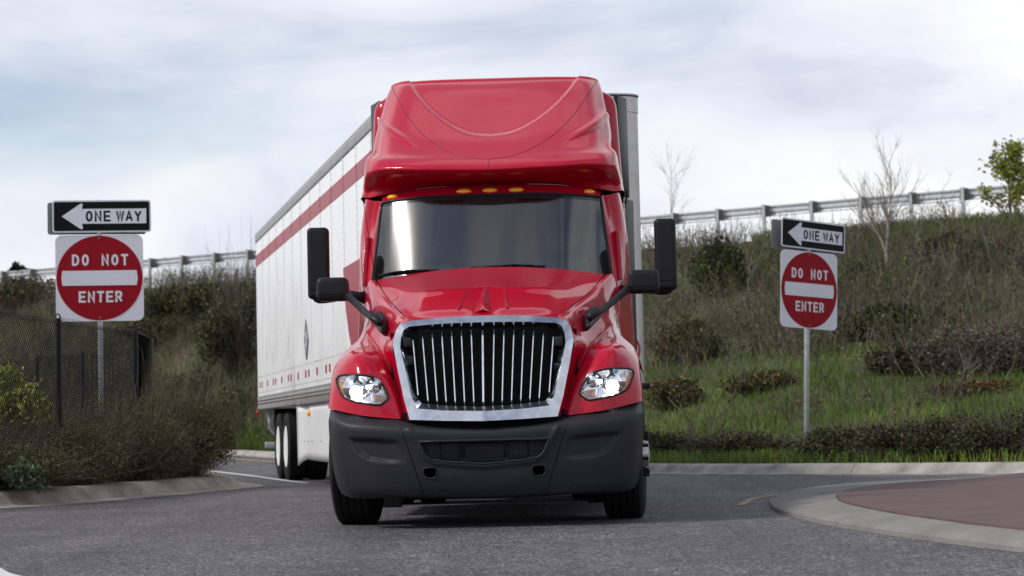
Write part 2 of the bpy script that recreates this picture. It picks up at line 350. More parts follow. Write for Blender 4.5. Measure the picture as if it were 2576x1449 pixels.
def hit(bv, x, z, default=0.0):
    r = bv.ray_cast(Vector((x, -3, z)), Vector((0, 1, 0))); return r[0].y if r[0] is not None else default
def T(rows): return np.array([[L(*p) for p in r] for r in rows])

# ================================================================== THE TRACTOR
truck = empty('semi_truck', TPOS, TYAW)
tag(truck, 'glossy red semi truck with chrome grille and lit headlights, facing the camera', 'truck')

# ---- hood top (between the two seams)
def gface(x, z): return 0.02 + (z - 0.85) * 0.30 + 0.12 * (x / 0.69) ** 2      # depth of the grille face
A = T([[(1232, 672, 1.93), (1150, 676, 1.94), (1050, 687, 2.0), (947, 705, 2.10)],
       [(1228, 697, 1.50), (1150, 700, 1.52), (1050, 709, 1.57), (957, 725, 1.78)],
       [(1223, 721, 1.06), (1150, 724, 1.08), (1060, 732, 1.12), (972, 747, 1.50)],
       [(1220, 745, 0.80), (1150, 748, 0.82), (1070, 756, 0.87), (992, 771, 1.05)],
       [(1216, 775, 0.48), (1150, 778, 0.50), (1080, 784, 0.56), (1010, 791, 0.70)],
       [(1214, 797, 0.24), (1150, 800, 0.26), (1093, 804, 0.31), (1027, 811, 0.36)]])
A[:, -1, 0] -= 0.004
HA = dense(full(A), 48, 72)
# faint pressed panels left and right of the centre ridge
hx, hz = np.abs(HA[..., 0]), HA[..., 2]
HA[..., 2] += 0.016 * sstep(0.05, 0.16, hx) * sstep(0.62, 0.46, hx) * sstep(1.90, 1.84, hz) * sstep(1.60, 1.66, hz)
hood = gridobj('hood', HA, M_RED, truck)
rb = MB()
for cx, wd, top, bot, hgt in ((0.0, 0.075, 1.87, 1.64, 0.05), (-0.15, 0.02, 1.865, 1.67, 0.018), (0.15, 0.02, 1.865, 1.67, 0.018)):
    bv = bvh_of(HA); rows = []
    for k in range(9):
        f = k / 8; z = top + (bot - top) * f; ww = wd * (0.25 + 0.75 * f); hh = hgt * (0.15 + 0.85 * f) * (1 if k < 8 else 0.5)
        xx = cx * (1 + 0.25 * f); rows.append([(xx + ox, hit(bv, xx + ox, z) - oy, z + oz) for ox, oy, oz in ((-ww, -0.004, -0.004), (-ww * 0.25, hh * .5, hh * 0.7), (0, hh * .7, hh), (ww * 0.25, hh * .5, hh * 0.7), (ww, -0.004, -0.004))])
    P = np.array(rows); last = P[-1:].copy(); last[..., 2] -= 0.02; last[..., 1] += 0.03
    rb.grid(np.concatenate([P, last]))
rb.build('hood_ridge', M_RED, hood, smooth=True, angle=40)

# ---- hood side + fender (one sheet per side)
Btab = [
 [(943, 705, 2.10), (929, 707, 2.12), (922, 735, 2.14), (919, 785, 2.12), (917, 812, 2.10), (914, 838, 2.10), (911, 868, 2.1)],
 [(957, 725, 1.78), (942, 730, 1.82), (928, 762, 1.85), (921, 800, 1.84), (915, 825, 1.82), (907, 850, 1.82), (898, 885, 1.82)],
 [(972, 747, 1.50), (955, 753, 1.52), (934, 785, 1.55), (923, 818, 1.52), (913, 838, 1.48), (896, 864, 1.45), (879, 893, 1.45)],
 [(992, 771, 1.05), (974, 779, 1.08), (948, 812, 1.18), (931, 840, 1.20), (915, 852, 1.15), (880, 873, 1.12), (857, 899, 1.15)],
 [(1010, 791, 0.70), (993, 800, 0.74), (966, 834, 0.86), (945, 862, 0.94), (926, 866, 0.86), (880, 880, 0.80), (847, 911, 0.90)],
 [(1027, 811, 0.37), (1003, 819, 0.42), (976, 850, 0.60), (956, 876, 0.74), (936, 878, 0.64), (885, 886, 0.56), (841, 924, 0.72)],
 [(989, 866, 0.31), (985, 868, 0.34), (979, 873, 0.42), (966, 893, 0.58), (948, 893, 0.46), (892, 902, 0.38), (837, 945, 0.60)],
 [(1000, 925, 0.26), (997, 926, 0.28), (993, 929, 0.33), (984, 936, 0.44), (969, 937, 0.33), (902, 940, 0.27), (834, 968, 0.52)],
 [(1015, 985, 0.20), (1013, 986, 0.22), (1009, 987, 0.26), (1001, 990, 0.34), (987, 992, 0.25), (910, 990, 0.22), (831, 998, 0.46)],
 [(1030, 1056, 0.12), (1028, 1056, 0.14), (1024, 1055.5, 0.17), (1016, 1055, 0.22), (1002, 1054, 0.17), (912, 1045.5, 0.19), (829, 1028, 0.42)]]
Bc = T(Btab)
back = Bc[:, -1:].copy()                       # the outer flank runs back over the wheel
for k in range(len(Btab)):
    back[k, 0, 1] += 0.45 if k > 4 else 0.12; back[k, 0, 0] = max(back[k, 0, 0] + (0.0 if k > 4 else 0.05), 1.16 if k < 5 else 0); back[k, 0, 2] -= 0.0 if k > 4 else 0.16
Bc = np.concatenate([Bc, back], 1)
HB = dense(Bc, 110, 90)
HL = [((1280 + x * .17256) / 1.59006, (1450 + y * .17256) / 1.59006) for x, y in
      ((380, 410), (400, 365), (440, 325), (520, 293), (700, 288), (900, 290), (1100, 313), (1270, 360), (1380, 430), (1450, 520), (1530, 680), (1580, 800), (1560, 860), (1440, 962), (1370, 992), (1200, 977), (900, 932), (640, 852), (520, 780), (450, 660), (400, 510))]
def front_pt(px, py, bv, off=0.0, mir=-1):
    """the point of a tractor surface seen at this pixel (left half of the photo, returned with x > 0)"""
    d = TM.transposed() @ ray(px, py); o = TM.transposed() @ (Vector((0, 0, CAMH)) - TPOS); d.x *= mir; o.x *= mir
    r = bv.ray_cast(o, d.normalized())[0]
    if r is None: r = bv.find_nearest(o + d * (18.5 / d.y))[0]
    return np.array((r.x, r.y + off, r.z))
bvB = bvh_of(HB)
hl3 = np.array([front_pt(*p, bvB) for p in HL]); hl3 = crom(np.concatenate([hl3, hl3[:1]]), 64)[:-1]
cB = centers(HB); msk = inside(hl3[:, [0, 2]], cB[..., 0], cB[..., 2])
fr = gridobj('fender', HB, M_RED, truck, drop=msk)
fl_ = bpy.data.objects.new('fender', mirror_x(fr.data)); col.objects.link(fl_); fl_.parent = truck
# seam between hood and fender
def ribbon(name, pts, wd, m, parent, off=(0, -0.002, 0.002), left=True):
    pts = np.asarray(pts, float) + np.array(off); mb = MB().tube(pts, wd, 5); 
    if left: return pair(name, mb, m, parent, parent, smooth=True)
    return mb.build(name, m, parent, smooth=True)
ribbon('hood_seam', crom(A[:, -1], 24), 0.0035, M_VOID, truck)

# ---- headlights
hlR = empty('headlight'); hlR.parent = truck; hlL = empty('headlight'); hlL.parent = truck
lens_o = gridobj('lens', HB, M_LENS, hlR, keep=msk, face=(0, -1, 0))
lo = bpy.data.objects.new('lens', mirror_x(lens_o.data)); col.objects.link(lo); lo.parent = hlL
g = MB().tube(np.concatenate([hl3, hl3[:1]]) + np.array((0, 0.002, 0)), 0.009, 6, cap=False); pair('gasket', g, M_BLACK, hlR, hlL, smooth=True)
cen = hl3.mean(0)
inner = cen + (hl3 - cen) * 0.93; inner[:, 1] += 0.10
rim2 = cen + (hl3 - cen) * 1.0; rim2[:, 1] += 0.012
n_ = len(hl3); hb = MB().add(list(rim2) + list(inner) + [tuple(inner.mean(0) + np.array((0, .02, 0)))], [(k, (k + 1) % n_, n_ + (k + 1) % n_, n_ + k) for k in range(n_)] + [(n_ + k, n_ + (k + 1) % n_, 2 * n_) for k in range(n_)])
pair('lamp_housing', hb, M_HOUSING, hlR, hlL, smooth=True, angle=30)
def hp(cx, cy, off): return front_pt((1280 + cx * .17256) / 1.59006, (1450 + cy * .17256) / 1.59006, bvB, off)
for (cx, cy, r) in ((800, 480, 0.066), (830, 690, 0.072)):
    p = hp(cx, cy, 0.05); mb = MB().lathe([(0.0, r), (-0.012, r * .92), (-0.022, r * .6), (-0.026, r * .1)], 24, 'y', p); pair('beam', mb, M_BEAM, hlR, hlL, smooth=True)
p = hp(815, 580, 0.055); mb = MB().lathe([(-0.035, 0.098), (-0.02, 0.094), (0.03, 0.06), (0.04, 0.02)], 28, 'y', p); pair('reflector', mb, M_CHROME, hlR, hlL, smooth=True)
p = hp(1240, 530, 0.05); mb = MB().lathe([(-0.03, 0.062), (-0.015, 0.06), (0.03, 0.035), (0.04, 0.012)], 20, 'y', p)
pair('reflector', mb, M_CHROME, hlR, hlL, smooth=True)
mb = MB().lathe([(-0.02, 0.012), (0.03, 0.013)], 12, 'y', p); pair('bulb', mb, M_HOUSING, hlR, hlL, smooth=True)
for poly, m, nm in ((((395, 400), (470, 370), (540, 600), (640, 840), (540, 790), (440, 620)), M_AMBER_D, 'side_marker'),
                    (((1180, 740), (1500, 760), (1540, 820), (1430, 905), (1180, 905)), M_AMBER_D, 'turn_signal'),
                    (((1100, 690), (1500, 700), (1520, 745), (1090, 725), (940, 830), (900, 815)), M_CHROME, 'divider'),
                    (((540, 350), (575, 350), (700, 700), (900, 830), (890, 850), (680, 760)), M_CHROME, 'light_guide'),
                    (((960, 835), (1090, 740), (1170, 742), (1170, 900), (960, 870)), M_CHROME, 'clear_reflector')):
    pp = [hp(x, y, 0.03) for x, y in poly]; mb = MB().prism(pp, lambda q: q, lambda q: q + np.array((0, 0.02, 0))); pair(nm, mb, m, hlR, hlL)
for k in range(10):
    x = 1195 + k * 32; a, b = hp(x, 752, 0.022), hp(x, 895 - max(0, k - 7) * 30, 0.022); pair('rib', MB().tube([a, b], 0.0022, 5), M_HOUSING, hlR, hlL)

# ---- grille
grille = empty('grille'); grille.parent = truck
go = [(1214, 794), (1150, 796.5), (1093, 800.7), (1027, 808), (1006, 816), (995.6, 832), (988.3, 865), (999.8, 926), (1016.5, 1005), (1031, 1056), (1120, 1058.5), (1216.5, 1059)]
gr = [(1214, 811), (1150, 813), (1093, 816), (1031, 822), (1017, 830), (1010, 849), (1008, 874), (1022.7, 938.6), (1037, 998.6), (1050, 1028), (1120, 1033), (1216, 1034)]
gi = [(1214, 822), (1150, 824), (1093, 827), (1038, 832), (1028, 841), (1023, 858), (1022, 874), (1033, 934), (1044.5, 992), (1060, 1015), (1120, 1021), (1216, 1022.6)]
def gpt(px, py, off=0.0):
    y = 0.1
    for _ in range(5):
        p = L(px, py, y); y = gface(p[0], p[2])
    p = L(px, py, y); p[1] += off; return p
def sample_half(pts, off):
    P = np.array([gpt(*p, off) for p in pts]); P[0, 0] = 0; P[-1, 0] = 0
    out = []
    # straight runs with rounded joints: subdivide each span, smooth only lightly
    for k in range(len(P) - 1):
        for t in np.linspace(0, 1, 7)[:-1]: out.append(P[k] * (1 - t) + P[k + 1] * t)
    out.append(P[-1]); return np.array(out)
RID = sample_half(gr, -0.05); RID[:, 1] += 0.035 * sstep(1.0, 0.88, RID[:, 2])
loops = [sample_half(go, 0.07), sample_half(go, 0.0), sample_half(go, -0.012), RID, sample_half(gi, 0.03), sample_half(gi, 0.12)]
mb = MB().grid(np.array(loops)); h2 = MB().grid(np.array([l * np.array((-1, 1, 1)) for l in loops])); mb.add(h2.v, h2.f)
fo = mb.build('chrome_frame', M_CHROME_D, grille, smooth=True, angle=28)
inner_lip = sample_half(gi, 0.031); inn2 = sample_half(gi, 0.16)
mb = MB().grid(np.array([inner_lip * np.array((.995, 1, 1)), inn2 * np.array((.99, 1, 1))])); h2 = MB().grid(np.array([inner_lip * np.array((-.995, 1, 1)), inn2 * np.array((-.99, 1, 1))])); mb.add(h2.v, h2.f)
mb.build('inner_surround', M_BLACK, grille, smooth=True)
def gcrop(x, y): return (1540 + x * .33121) / 1.59006, (1240 + y * .33121) / 1.59006
tx = [1175, 1037, 917, 798, 680, 562, 443, 325]; bx_ = [1188, 1072, 960, 848, 738, 630, 520, 400]
ty = [205, 208, 222, 228, 234, 242, 250, 270]; by = [1165, 1163, 1161, 1158, 1155, 1150, 1145, 1075]
for k in range(8):
    wd = 0.0125 if k == 0 else 0.0075
    a = gpt(*gcrop(tx[k], ty[k]), 0.03); b = gpt(*gcrop(bx_[k], by[k]), 0.03)
    if k == 0: a[0] = b[0] = 0.0
    mid = (a + b) / 2
    mb = MB()
    secs = []
    for q, tap, push in ((a, 0.8, 0.03), (a * .94 + b * .06, 1, 0.004), (mid, 1, -0.004), (a * .06 + b * .94, 1.0, 0.004), (b, 0.9, 0.035)):
        secs.append([q + np.array((ox * tap, oy + push, 0)) for ox, oy in ((-wd, 0.045), (-wd, 0.006), (-wd * .55, -0.004), (wd * .55, -0.004), (wd, 0.006), (wd, 0.045))])
    mb.grid(np.array(secs))
    if k == 0: mb.build('grille_bar', M_CHROME, grille, smooth=True, angle=30)
    else: pair('grille_bar', mb, M_CHROME, grille, grille, smooth=True, angle=30)
mb = MB().box((-0.60, 0.30, 0.80), (0.60, 0.36, 1.50)); core = mb.build('radiator', M_VOID, grille)
fins = MB()
for k in range(66): fins.box((-0.50, 0.288, 0.90 + k * 0.0098), (0.50, 0.2985, 0.9035 + k * 0.0098))
ff_ = fins.build('fin_stack', M_BLACK, core); tag(ff_, kind='stuff')
for z, x in ((1.42, -0.58), (1.28, -0.57), (0.98, -0.55), (1.40, 0.58), (1.2, 0.57)):
    MB().box((x - 0.03, 0.24, z - 0.035), (x + 0.03, 0.30, z + 0.035)).build('bracket', M_PLASTIC, core, bevel=0.006)

# ---- bumper
def bcrop(x, y): return (1300 + x * .52407) / 1.59006, (1600 + y * .52407) / 1.59006
cx_ = [1216, 1130, 1050, 1000, 940, 885, 850]
rows_b = [
 ([1216, 1130, 1050, 1000, 940, 885, 848, 832], [1076, 1075, 1068, 1057, 1050, 1042, 1034, 1029], [.10, .10, .12, .16, .2, .27, .38, .55]),
 ([1216, 1130, 1050, 1000, 940, 885, 844, 828], [1081, 1080, 1076, 1072, 1067, 1062, 1054, 1050], [.02, .025, .04, .06, .10, .17, .28, .48]),
 ([1216, 1130, 1050, 1000, 940, 882, 842, 826.5], [1092, 1091, 1088, 1086, 1082, 1078, 1070, 1064], [-.01, -.005, .01, .03, .07, .14, .26, .48]),
 ([1216, 1130, 1050, 1000, 940, 882, 843, 829], [1125, 1124, 1122, 1120, 1118, 1116, 1110, 1106], [-.005, 0, .015, .035, .075, .15, .27, .5]),
 ([1216, 1130, 1050, 1000, 940, 884, 848, 834], [1160, 1160, 1159, 1158, 1156, 1154, 1148, 1144], [0, .005, .02, .04, .08, .155, .28, .52]),
 ([1216, 1130, 1050, 1000, 940, 888, 854, 839], [1200, 1200, 1200, 1199, 1198, 1196, 1188, 1180], [.005, .01, .03, .05, .09, .165, .3, .55]),
 ([1216, 1130, 1052, 1003, 945, 895, 865, 848], [1236, 1236, 1236, 1236, 1236, 1235, 1228, 1216], [.03, .035, .05, .07, .11, .19, .33, .58]),
 ([1216, 1130, 1055, 1007, 950, 900, 874, 858], [1253, 1253, 1252, 1252, 1252, 1252, 1248, 1240], [.08, .08, .09, .11, .16, .25, .4, .62]),
 ([1216, 1130, 1055, 1007, 950, 902, 878, 864], [1255, 1255, 1254, 1253, 1253, 1253, 1250, 1244], [.25, .25, .26, .27, .3, .36, .48, .66])]
Pb = np.array([[L(x, y, d) for x, y, d in zip(*r)] for r in rows_b])
BU = dense(full(Pb), 96, 200)
bv0 = bvh_of(BU)
def bpoly(pts, off=0.0): return np.array([front_pt(*bcrop(*p), bv0, off) for p in pts])
swoosh = bpoly([(170, 285), (330, 285), (560, 300), (630, 400), (640, 490), (470, 488), (330, 465), (255, 420), (205, 350)])
ax, az = np.abs(BU[..., 0]), BU[..., 2]
ins = inside(swoosh[:, [0, 2]], ax, az); dd = pdist(np.concatenate([swoosh, swoosh[:1]])[:, [0, 2]], ax, az)
fade = sstep(0.55, 0.80, ax)
BU[..., 1] += np.where(ins, 0.028 * sstep(0, 0.035, dd), 0) * fade
lipc = [front_pt(*bcrop(*p), bv0)[[0, 2]] for p in ((640, 215), (700, 330), (760, 440), (830, 480), (1210, 505))]
BU[..., 1] -= 0.012 * np.exp(-(pdist(lipc, ax, az) / 0.02) ** 2)
bvU = bvh_of(BU)
hole_c = [(712, 318), (760, 420), (800, 455), (900, 470), (1210, 487)]; hole_c = np.array([front_pt(*bcrop(*p), bv0) for p in hole_c]); hole_c[-1, 0] = 0
hole_c = np.concatenate([hole_c, hole_c[::-1][1:] * np.array((-1, 1, 1))])
hole_t = np.array([front_pt(*bcrop(*p), bv0) for p in ((750, 535), (765, 520), (845, 520), (845, 590), (780, 596), (752, 570))])
cB2 = centers(BU); axc, azc = np.abs(cB2[..., 0]), cB2[..., 2]
mk = inside(hole_c[:, [0, 2]], cB2[..., 0], azc) | inside(hole_t[:, [0, 2]], axc, azc)
bumper = gridobj('bumper', BU, M_PLASTIC, truck, drop=mk)
def loop_tube(P, r, closed=True): return MB().tube(np.concatenate([P, P[:1]]) if closed else P, r, 6, cap=not closed)
hc = np.concatenate([np.linspace(hole_c[k], hole_c[(k + 1) % len(hole_c)], 8)[:-1] for k in range(len(hole_c))])
hc[:, 1] = [hit(bvU, p[0], p[2], p[1]) for p in hc]
loop_tube(hc, 0.010).build('vent_rim', M_PLASTIC, bumper, smooth=True)
ht = crom(np.concatenate([hole_t, hole_t[:1]]), 28)[:-1]
pair('tow_hole_rim', loop_tube(ht, 0.007), M_PLASTIC, bumper, bumper, smooth=True)
c_ = ht.mean(0); pk = MB(); nht = len(ht)
pk.add(list(ht) + list(ht + np.array((0, .12, 0))), [(k, (k + 1) % nht, nht + (k + 1) % nht, nht + k) for k in range(nht)] + [tuple(range(nht, 2 * nht))])
pair('tow_pocket', pk, M_VOID, bumper, bumper)
# vent panel behind the centre opening, with three pockets
vp = MB(); vp.prism([p for p in hc], lambda q: q + np.array((0, 0.07, 0)), lambda q: q + np.array((0, 0.09, 0))); vpo = vp.build('vent_panel', M_BLACK, bumper)
nh = len(hc); wl = MB().add(list(hc) + list(hc + np.array((0, .075, 0))), [(k, (k + 1) % nh, nh + (k + 1) % nh, nh + k) for k in range(nh)]); wl.build('vent_wall', M_PLASTIC, bumper, smooth=True, angle=40)
for x0, x1, y0, y1 in ((880, 1060, 332, 446), (1095, 1330, 340, 452)):
    a, b = L(*bcrop(x0, y0), 0.06), L(*bcrop(x1, y1), 0.06)
    xa, xb = (a[0], b[0])
    if x0 == 1095: xa, xb = 0.185, -0.185
    lo_, hi_ = (min(xa, xb), 0.045, b[2]), (max(xa, xb), 0.062, a[2])
    fr_ = [(lo_[0], lo_[2]), (hi_[0], lo_[2]), (hi_[0], hi_[2]), (lo_[0], hi_[2])]
    mb = MB().tube([(x, 0.058, z) for x, z in fr_ + fr_[:1]], 0.010, 6)
    if x0 == 1095: mb.build('vent_pocket', M_PLASTIC, vpo, smooth=True)
    else: pair('vent_pocket', mb, M_PLASTIC, vpo, vpo, smooth=True)
for a, b in (((560, 160), (752, 722)),):
    sp_ = np.array([np.array(bcrop(a[0] + (b[0] - a[0]) * t, a[1] + (b[1] - a[1]) * t)) for t in np.linspace(0.03, 1, 14)])
    pts = []
    for q in sp_:
        p = front_pt(*q, bvU); p[1] -= 0.0005; pts.append(p)
    pair('bumper_seam', MB().tube(pts, 0.0035, 5), M_VOID, bumper, bumper)
for x in (-0.62, -0.36, -0.08, 0.12, 0.42, 0.68):
    zz = 0.29; MB().lathe([(-0.004, 0.006), (0.01, 0.009)], 10, 'y', (x, hit(bvU, x, zz, 0.06) - 0.002, zz)).build('bolt', M_PLASTIC, bumper)
# dark slot above the bumper and the underside
MB().box((-0.62, 0.16, 0.70), (0.62, 0.30, 0.88)).build('cooler_core', M_VOID, truck)
MB().box((-0.88, 0.30, 0.27), (0.88, 2.3, 0.62)).build('under_tray', M_VOID, truck)  # tray set low to deepen the shade under the truck
MB().box((-0.72, 0.40, 0.60), (0.72, 2.05, 1.50)).build('engine_block', M_VOID, truck)

# ---- windshield and cab front
def upright(tab, drops): return [[(a, b, c - d) for a, b, c in r] for r, d in zip(tab, drops)]
Wt0 = ([[(1230, 700, 1.97), (1150, 702, 1.985), (1050, 708, 2.04), (975, 716, 2.18), (935, 722, 2.32)],
        [(1230, 640, 2.14), (1150, 642, 2.155), (1050, 647, 2.21), (978, 655, 2.35), (941, 660, 2.47)],
        [(1230, 580, 2.32), (1150, 582, 2.335), (1054, 587, 2.39), (984, 594, 2.51), (948, 600, 2.62)],
        [(1229, 530, 2.48), (1150, 532, 2.49), (1060, 537, 2.54), (990, 544, 2.65), (955, 550, 2.74)],
        [(1229, 490, 2.62), (1150, 492, 2.63), (1063, 497, 2.68), (995, 505, 2.77), (960, 511, 2.85)]])
Wt = T(upright(Wt0, (0.0, .075, .15, .21, .26)))
Wt = np.array([Wt[0] * (1 - f) + Wt[-1] * f for f in np.linspace(0, 1, 5)])      # straight rulings from cowl to roof
WS = dense(full(Wt), 40, 64)
I_, J_ = WS.shape[:2]
ii, jj = np.meshgrid(np.arange(I_ - 1), np.arange(J_ - 1), indexing='ij')
frit = (ii > 36) | (jj < 1) | (jj > J_ - 3) | (ii < 1) | ((ii > 34) & (np.abs(jj - J_ / 2 + 1) < 7))
ws = gridobj('windshield', WS, M_WIND, truck, drop=frit, face=(0, -1, 0))
gridobj('black_border', WS, M_TINT, ws, keep=frit)
edge = np.concatenate([WS[::-1, 0], WS[0, 1:-1][:0], ])
top_e = np.concatenate([WS[:, 0], WS[-1, 1:-1], WS[::-1, -1]])
MB().tube(top_e[::2], 0.013, 6).build('rubber_seal', M_BLACK, ws, smooth=True)
# roof band over the glass with marker lamps
r0 = Wt[-1].copy()
Rt = np.array([r0 + np.array((0, -0.004, 0.012)), T(upright([[(1229, 478, 2.66), (1150, 480, 2.67), (1063, 486, 2.72), (995, 496, 2.81), (962, 503, 2.90)]], (.265,)))[0],
               T(upright([[(1229, 464, 2.76), (1150, 467, 2.77), (1063, 474, 2.82), (997, 485, 2.92), (960, 497, 3.02)]], (.26,)))[0], T([[(1229, 458, 2.95), (1150, 460, 2.95), (1063, 467, 2.97), (998, 478, 3.02), (956, 494, 3.1)]])[0]])
RF = dense(full(Rt), 14, 60); cab_roof = gridobj('cab_roof', RF, M_RED, truck); bvR = bvh_of(RF)
for px, py, rz_ in ((1229, 479, 0), (1167, 481, 0.02), (988, 495, 0.35)):
    p = front_pt(px, py, bvR) if px != 1229 else front_pt(1225, 479, bvR)
    if px == 1229: p[0] = 0
    wv, hv = (0.066 if px > 1000 else 0.05), 0.025
    P = []
    for rr, dp in ((1.06, 0.014), (1.0, 0.0), (0.85, -0.020), (0.5, -0.032), (0.05, -0.036)):
        P.append([(p[0] + math.cos(a) * wv * rr, p[1] + dp - 0.004 + math.sin(a) * hv * rr * 0.6 + math.cos(a) * wv * rr * rz_, p[2] + math.sin(a) * hv * rr * 0.95) for a in np.linspace(0, 2 * math.pi, 25)])
    mb = MB().grid(np.array(P))
    if px == 1229: mb.build('marker_light', M_AMBER, cab_roof, smooth=True)
    else: pair('marker_light', mb, M_AMBER, cab_roof, cab_roof, smooth=True)
# cab sides with A pillars
St = T(upright([[(960, 511, 2.85), (955, 505, 2.92), (947, 506, 3.0), (919, 503, 3.15)],
        [(953, 560, 2.76), (947, 556, 2.82), (938, 558, 2.92), (911, 560, 3.12)],
        [(946, 620, 2.64), (938, 617, 2.68), (928, 620, 2.78), (906, 620, 3.10)],
        [(935, 706, 2.34), (929, 706, 2.38), (919, 708, 2.5), (904.5, 706, 3.06)],
        [(929, 800, 2.30), (924, 800, 2.32), (917, 800, 2.42), (903, 800, 3.04)],
        [(929, 900, 2.30), (924, 900, 2.32), (915, 900, 2.42), (901, 900, 3.02)],
        [(929, 1050, 2.30), (924, 1050, 2.32), (913, 1050, 2.42), (899, 1050, 3.0)]], (.26, .21, .15, 0, 0, 0, 0)))
rear = St[:, -1:].copy(); rear[..., 1] = 4.85; rear[..., 0] += 0.01
mid_ = St[:, -1:].copy(); mid_[..., 1] = 3.9; mid_[..., 0] += 0.01
Sc = np.concatenate([St, mid_, rear], 1); CS = dense(Sc, 60, 60)
cs = gridobj('cab_side', CS, M_RED, truck); o2 = bpy.data.objects.new('cab_side', mirror_x(cs.data)); col.objects.link(o2); o2.parent = truck
P = np.array([L(*q) for q in ((924, 597, 2.62), (921, 640, 2.55), (918, 690, 2.46), (917, 720, 2.42))]); P = crom(P, 12)
fin = MB().grid(np.array([[p + np.array((-.03, .03, 0)), p + np.array((.012, -.02, 0)), p + np.array((.022, .0, 0)), p + np.array((.0, .10, 0))] for p in P])); pair('door_deflector', fin, M_RED, truck, truck, smooth=True)
# interior
inte = empty('cab_interior'); inte.parent = truck
MB().box((-1.02, 2.45, 1.55), (1.02, 2.75, 2.06)).build('dashboard', M_DASH, inte, bevel=0.06)
MB().box((-1.10, 3.30, 1.2), (1.10, 3.36, 2.95)).build('curtain', M_CURTAIN, inte)
MB().box((-0.9, 2.85, 2.72), (0.9, 3.30, 2.75)).build('headliner', M_DASH, inte)
MB().box((-1.12, 2.5, 1.0), (1.12, 3.35, 1.04)).build('floor_mat', M_CURTAIN, inte)
for sx in (-1, 1):
    MB().box((sx * .62 - .27, 3.02, 1.3), (sx * .62 + .27, 3.18, 2.22)).build('seat_back', M_SEAT, inte, bevel=0.06, seg=3)
    MB().box((sx * .62 - .15, 3.0, 2.25), (sx * .62 + .15, 3.10, 2.47)).build('head_rest', M_SEAT, inte, bevel=0.05, seg=3)
MB().box((0.36, 2.44, 2.05), (0.84, 2.60, 2.20)).build('instrument_hood', M_DASH, inte, bevel=0.05, seg=3)
MB().box((0.06, 2.46, 2.05), (0.16, 2.56, 2.17)).build('dash_box', M_DASH, inte, bevel=0.01)
ring = [(0.6 + 0.22 * math.cos(a), 2.72 - 0.10 * math.sin(a), 2.06 + 0.20 * math.sin(a)) for a in np.linspace(0, 2 * math.pi, 33)]
MB().tube(ring, 0.016, 6, cap=False).build('steering_wheel', M_BLACK, inte, smooth=True)
MB().box((-0.95, 2.74, 2.62), (-0.15, 2.77, 2.80)).build('sun_visor', M_DASH, inte, bevel=0.01)
MB().box((0.15, 2.74, 2.62), (0.95, 2.77, 2.80)).build('sun_visor', M_DASH, inte, bevel=0.01)
# wipers
bvW = bvh_of(WS)
def wsp(px, py, off=-0.02):
    p = front_pt(px, py, bvW, off, 1); return p
for blade, arm in ((((954, 694), (985, 687), (1030, 683), (1068, 682), (1104, 681)), ((1050, 681), (1075, 679), (1112, 688))),
                   (((1185, 673), (1240, 671), (1290, 669), (1340, 670), (1372, 671)), ((1278, 668), (1300, 667), (1330, 676)))):
    wp = MB().tube([wsp(*p, -0.018) for p in blade], 0.011, 6).build('wiper_blade', M_BLACK, ws, smooth=True)
    MB().tube([wsp(*p, -0.04) for p in arm] , 0.008, 6).build('wiper_arm', M_BLACK, wp, smooth=True)
    MB().tube([wsp(blade[1][0], blade[1][1] - 1, -0.035), wsp(blade[2][0], blade[2][1] - 2.5, -0.045), wsp(blade[3][0], blade[3][1] - 1.5, -0.035)], 0.006, 5).build('wiper_bow', M_BLACK, wp, smooth=True)
# ---- roof fairing
Ft = [[(1228, 463, 2.74), (1080, 471, 2.77), (1000, 484, 2.88), (930, 497, 2.98), (911.5, 500, 3.20)],
      [(1228, 455, 2.66), (1080, 461, 2.70), (1000, 470, 2.82), (938, 478, 2.96), (912.5, 488, 3.18)],
      [(1228, 444, 2.50), (1080, 448, 2.54), (995, 452, 2.68), (936, 458, 2.84), (914.5, 468, 3.15)],
      [(1228, 434, 2.40), (1080, 435, 2.44), (988, 436, 2.57), (932, 441, 2.75), (918, 448, 3.12)],
      [(1228, 421, 2.38), (1080, 421, 2.42), (984, 421, 2.55), (931, 424, 2.74), (920, 428, 3.12)],
      [(1229, 403, 2.47), (1083, 403, 2.51), (978, 402, 2.66), (935, 402, 2.85), (925, 405, 3.15)],
      [(1229, 383, 2.60), (1083, 383, 2.65), (985, 383, 2.80), (950, 384, 3.00), (940, 385, 3.25)],
      [(1230, 340, 2.87), (1085, 340, 2.92), (992, 341, 3.05), (956, 345, 3.26), (946, 348, 3.6)],
      [(1232, 270, 3.32), (1095, 271, 3.36), (1010, 272, 3.46), (974, 276, 3.64), (963, 280, 3.95)],
      [(1235, 225, 3.64), (1105, 227, 3.68), (1022, 230, 3.76), (985, 236, 3.90), (974, 244, 4.12)],
      [(1237, 203, 3.86), (1110, 206, 3.88), (1030, 210, 3.94), (994, 217, 4.05), (981, 227, 4.22)],
      [(1238, 194, 4.05), (1112, 198, 4.06), (1036, 203, 4.10), (1000, 209, 4.18), (986, 219, 4.32)]]
Fc = T([[(a, b, c - d * (1 if k < 4 else .5)) for k, (a, b, c) in enumerate(r)] for r, d in zip(Ft, (.22, .23, .23, .23, .23, .21, .17, .09, .02, 0, 0, 0))]); rr_ = Fc[:, -1:].copy(); rr_[..., 1] = 4.86; rr_[:, :, 0] = np.minimum(rr_[:, :, 0] + 0.01, 1.2); Fc = np.concatenate([Fc, rr_], 1)
tl = Fc[-1:].copy(); tl[..., 1] = 4.86; tl[..., 2] += 0.015; Fc = np.concatenate([Fc, tl])
FA = dense(full(Fc), 170, 200)
bvF0 = bvh_of(FA)
def fpt(px, py): return front_pt(px, py, bvF0)
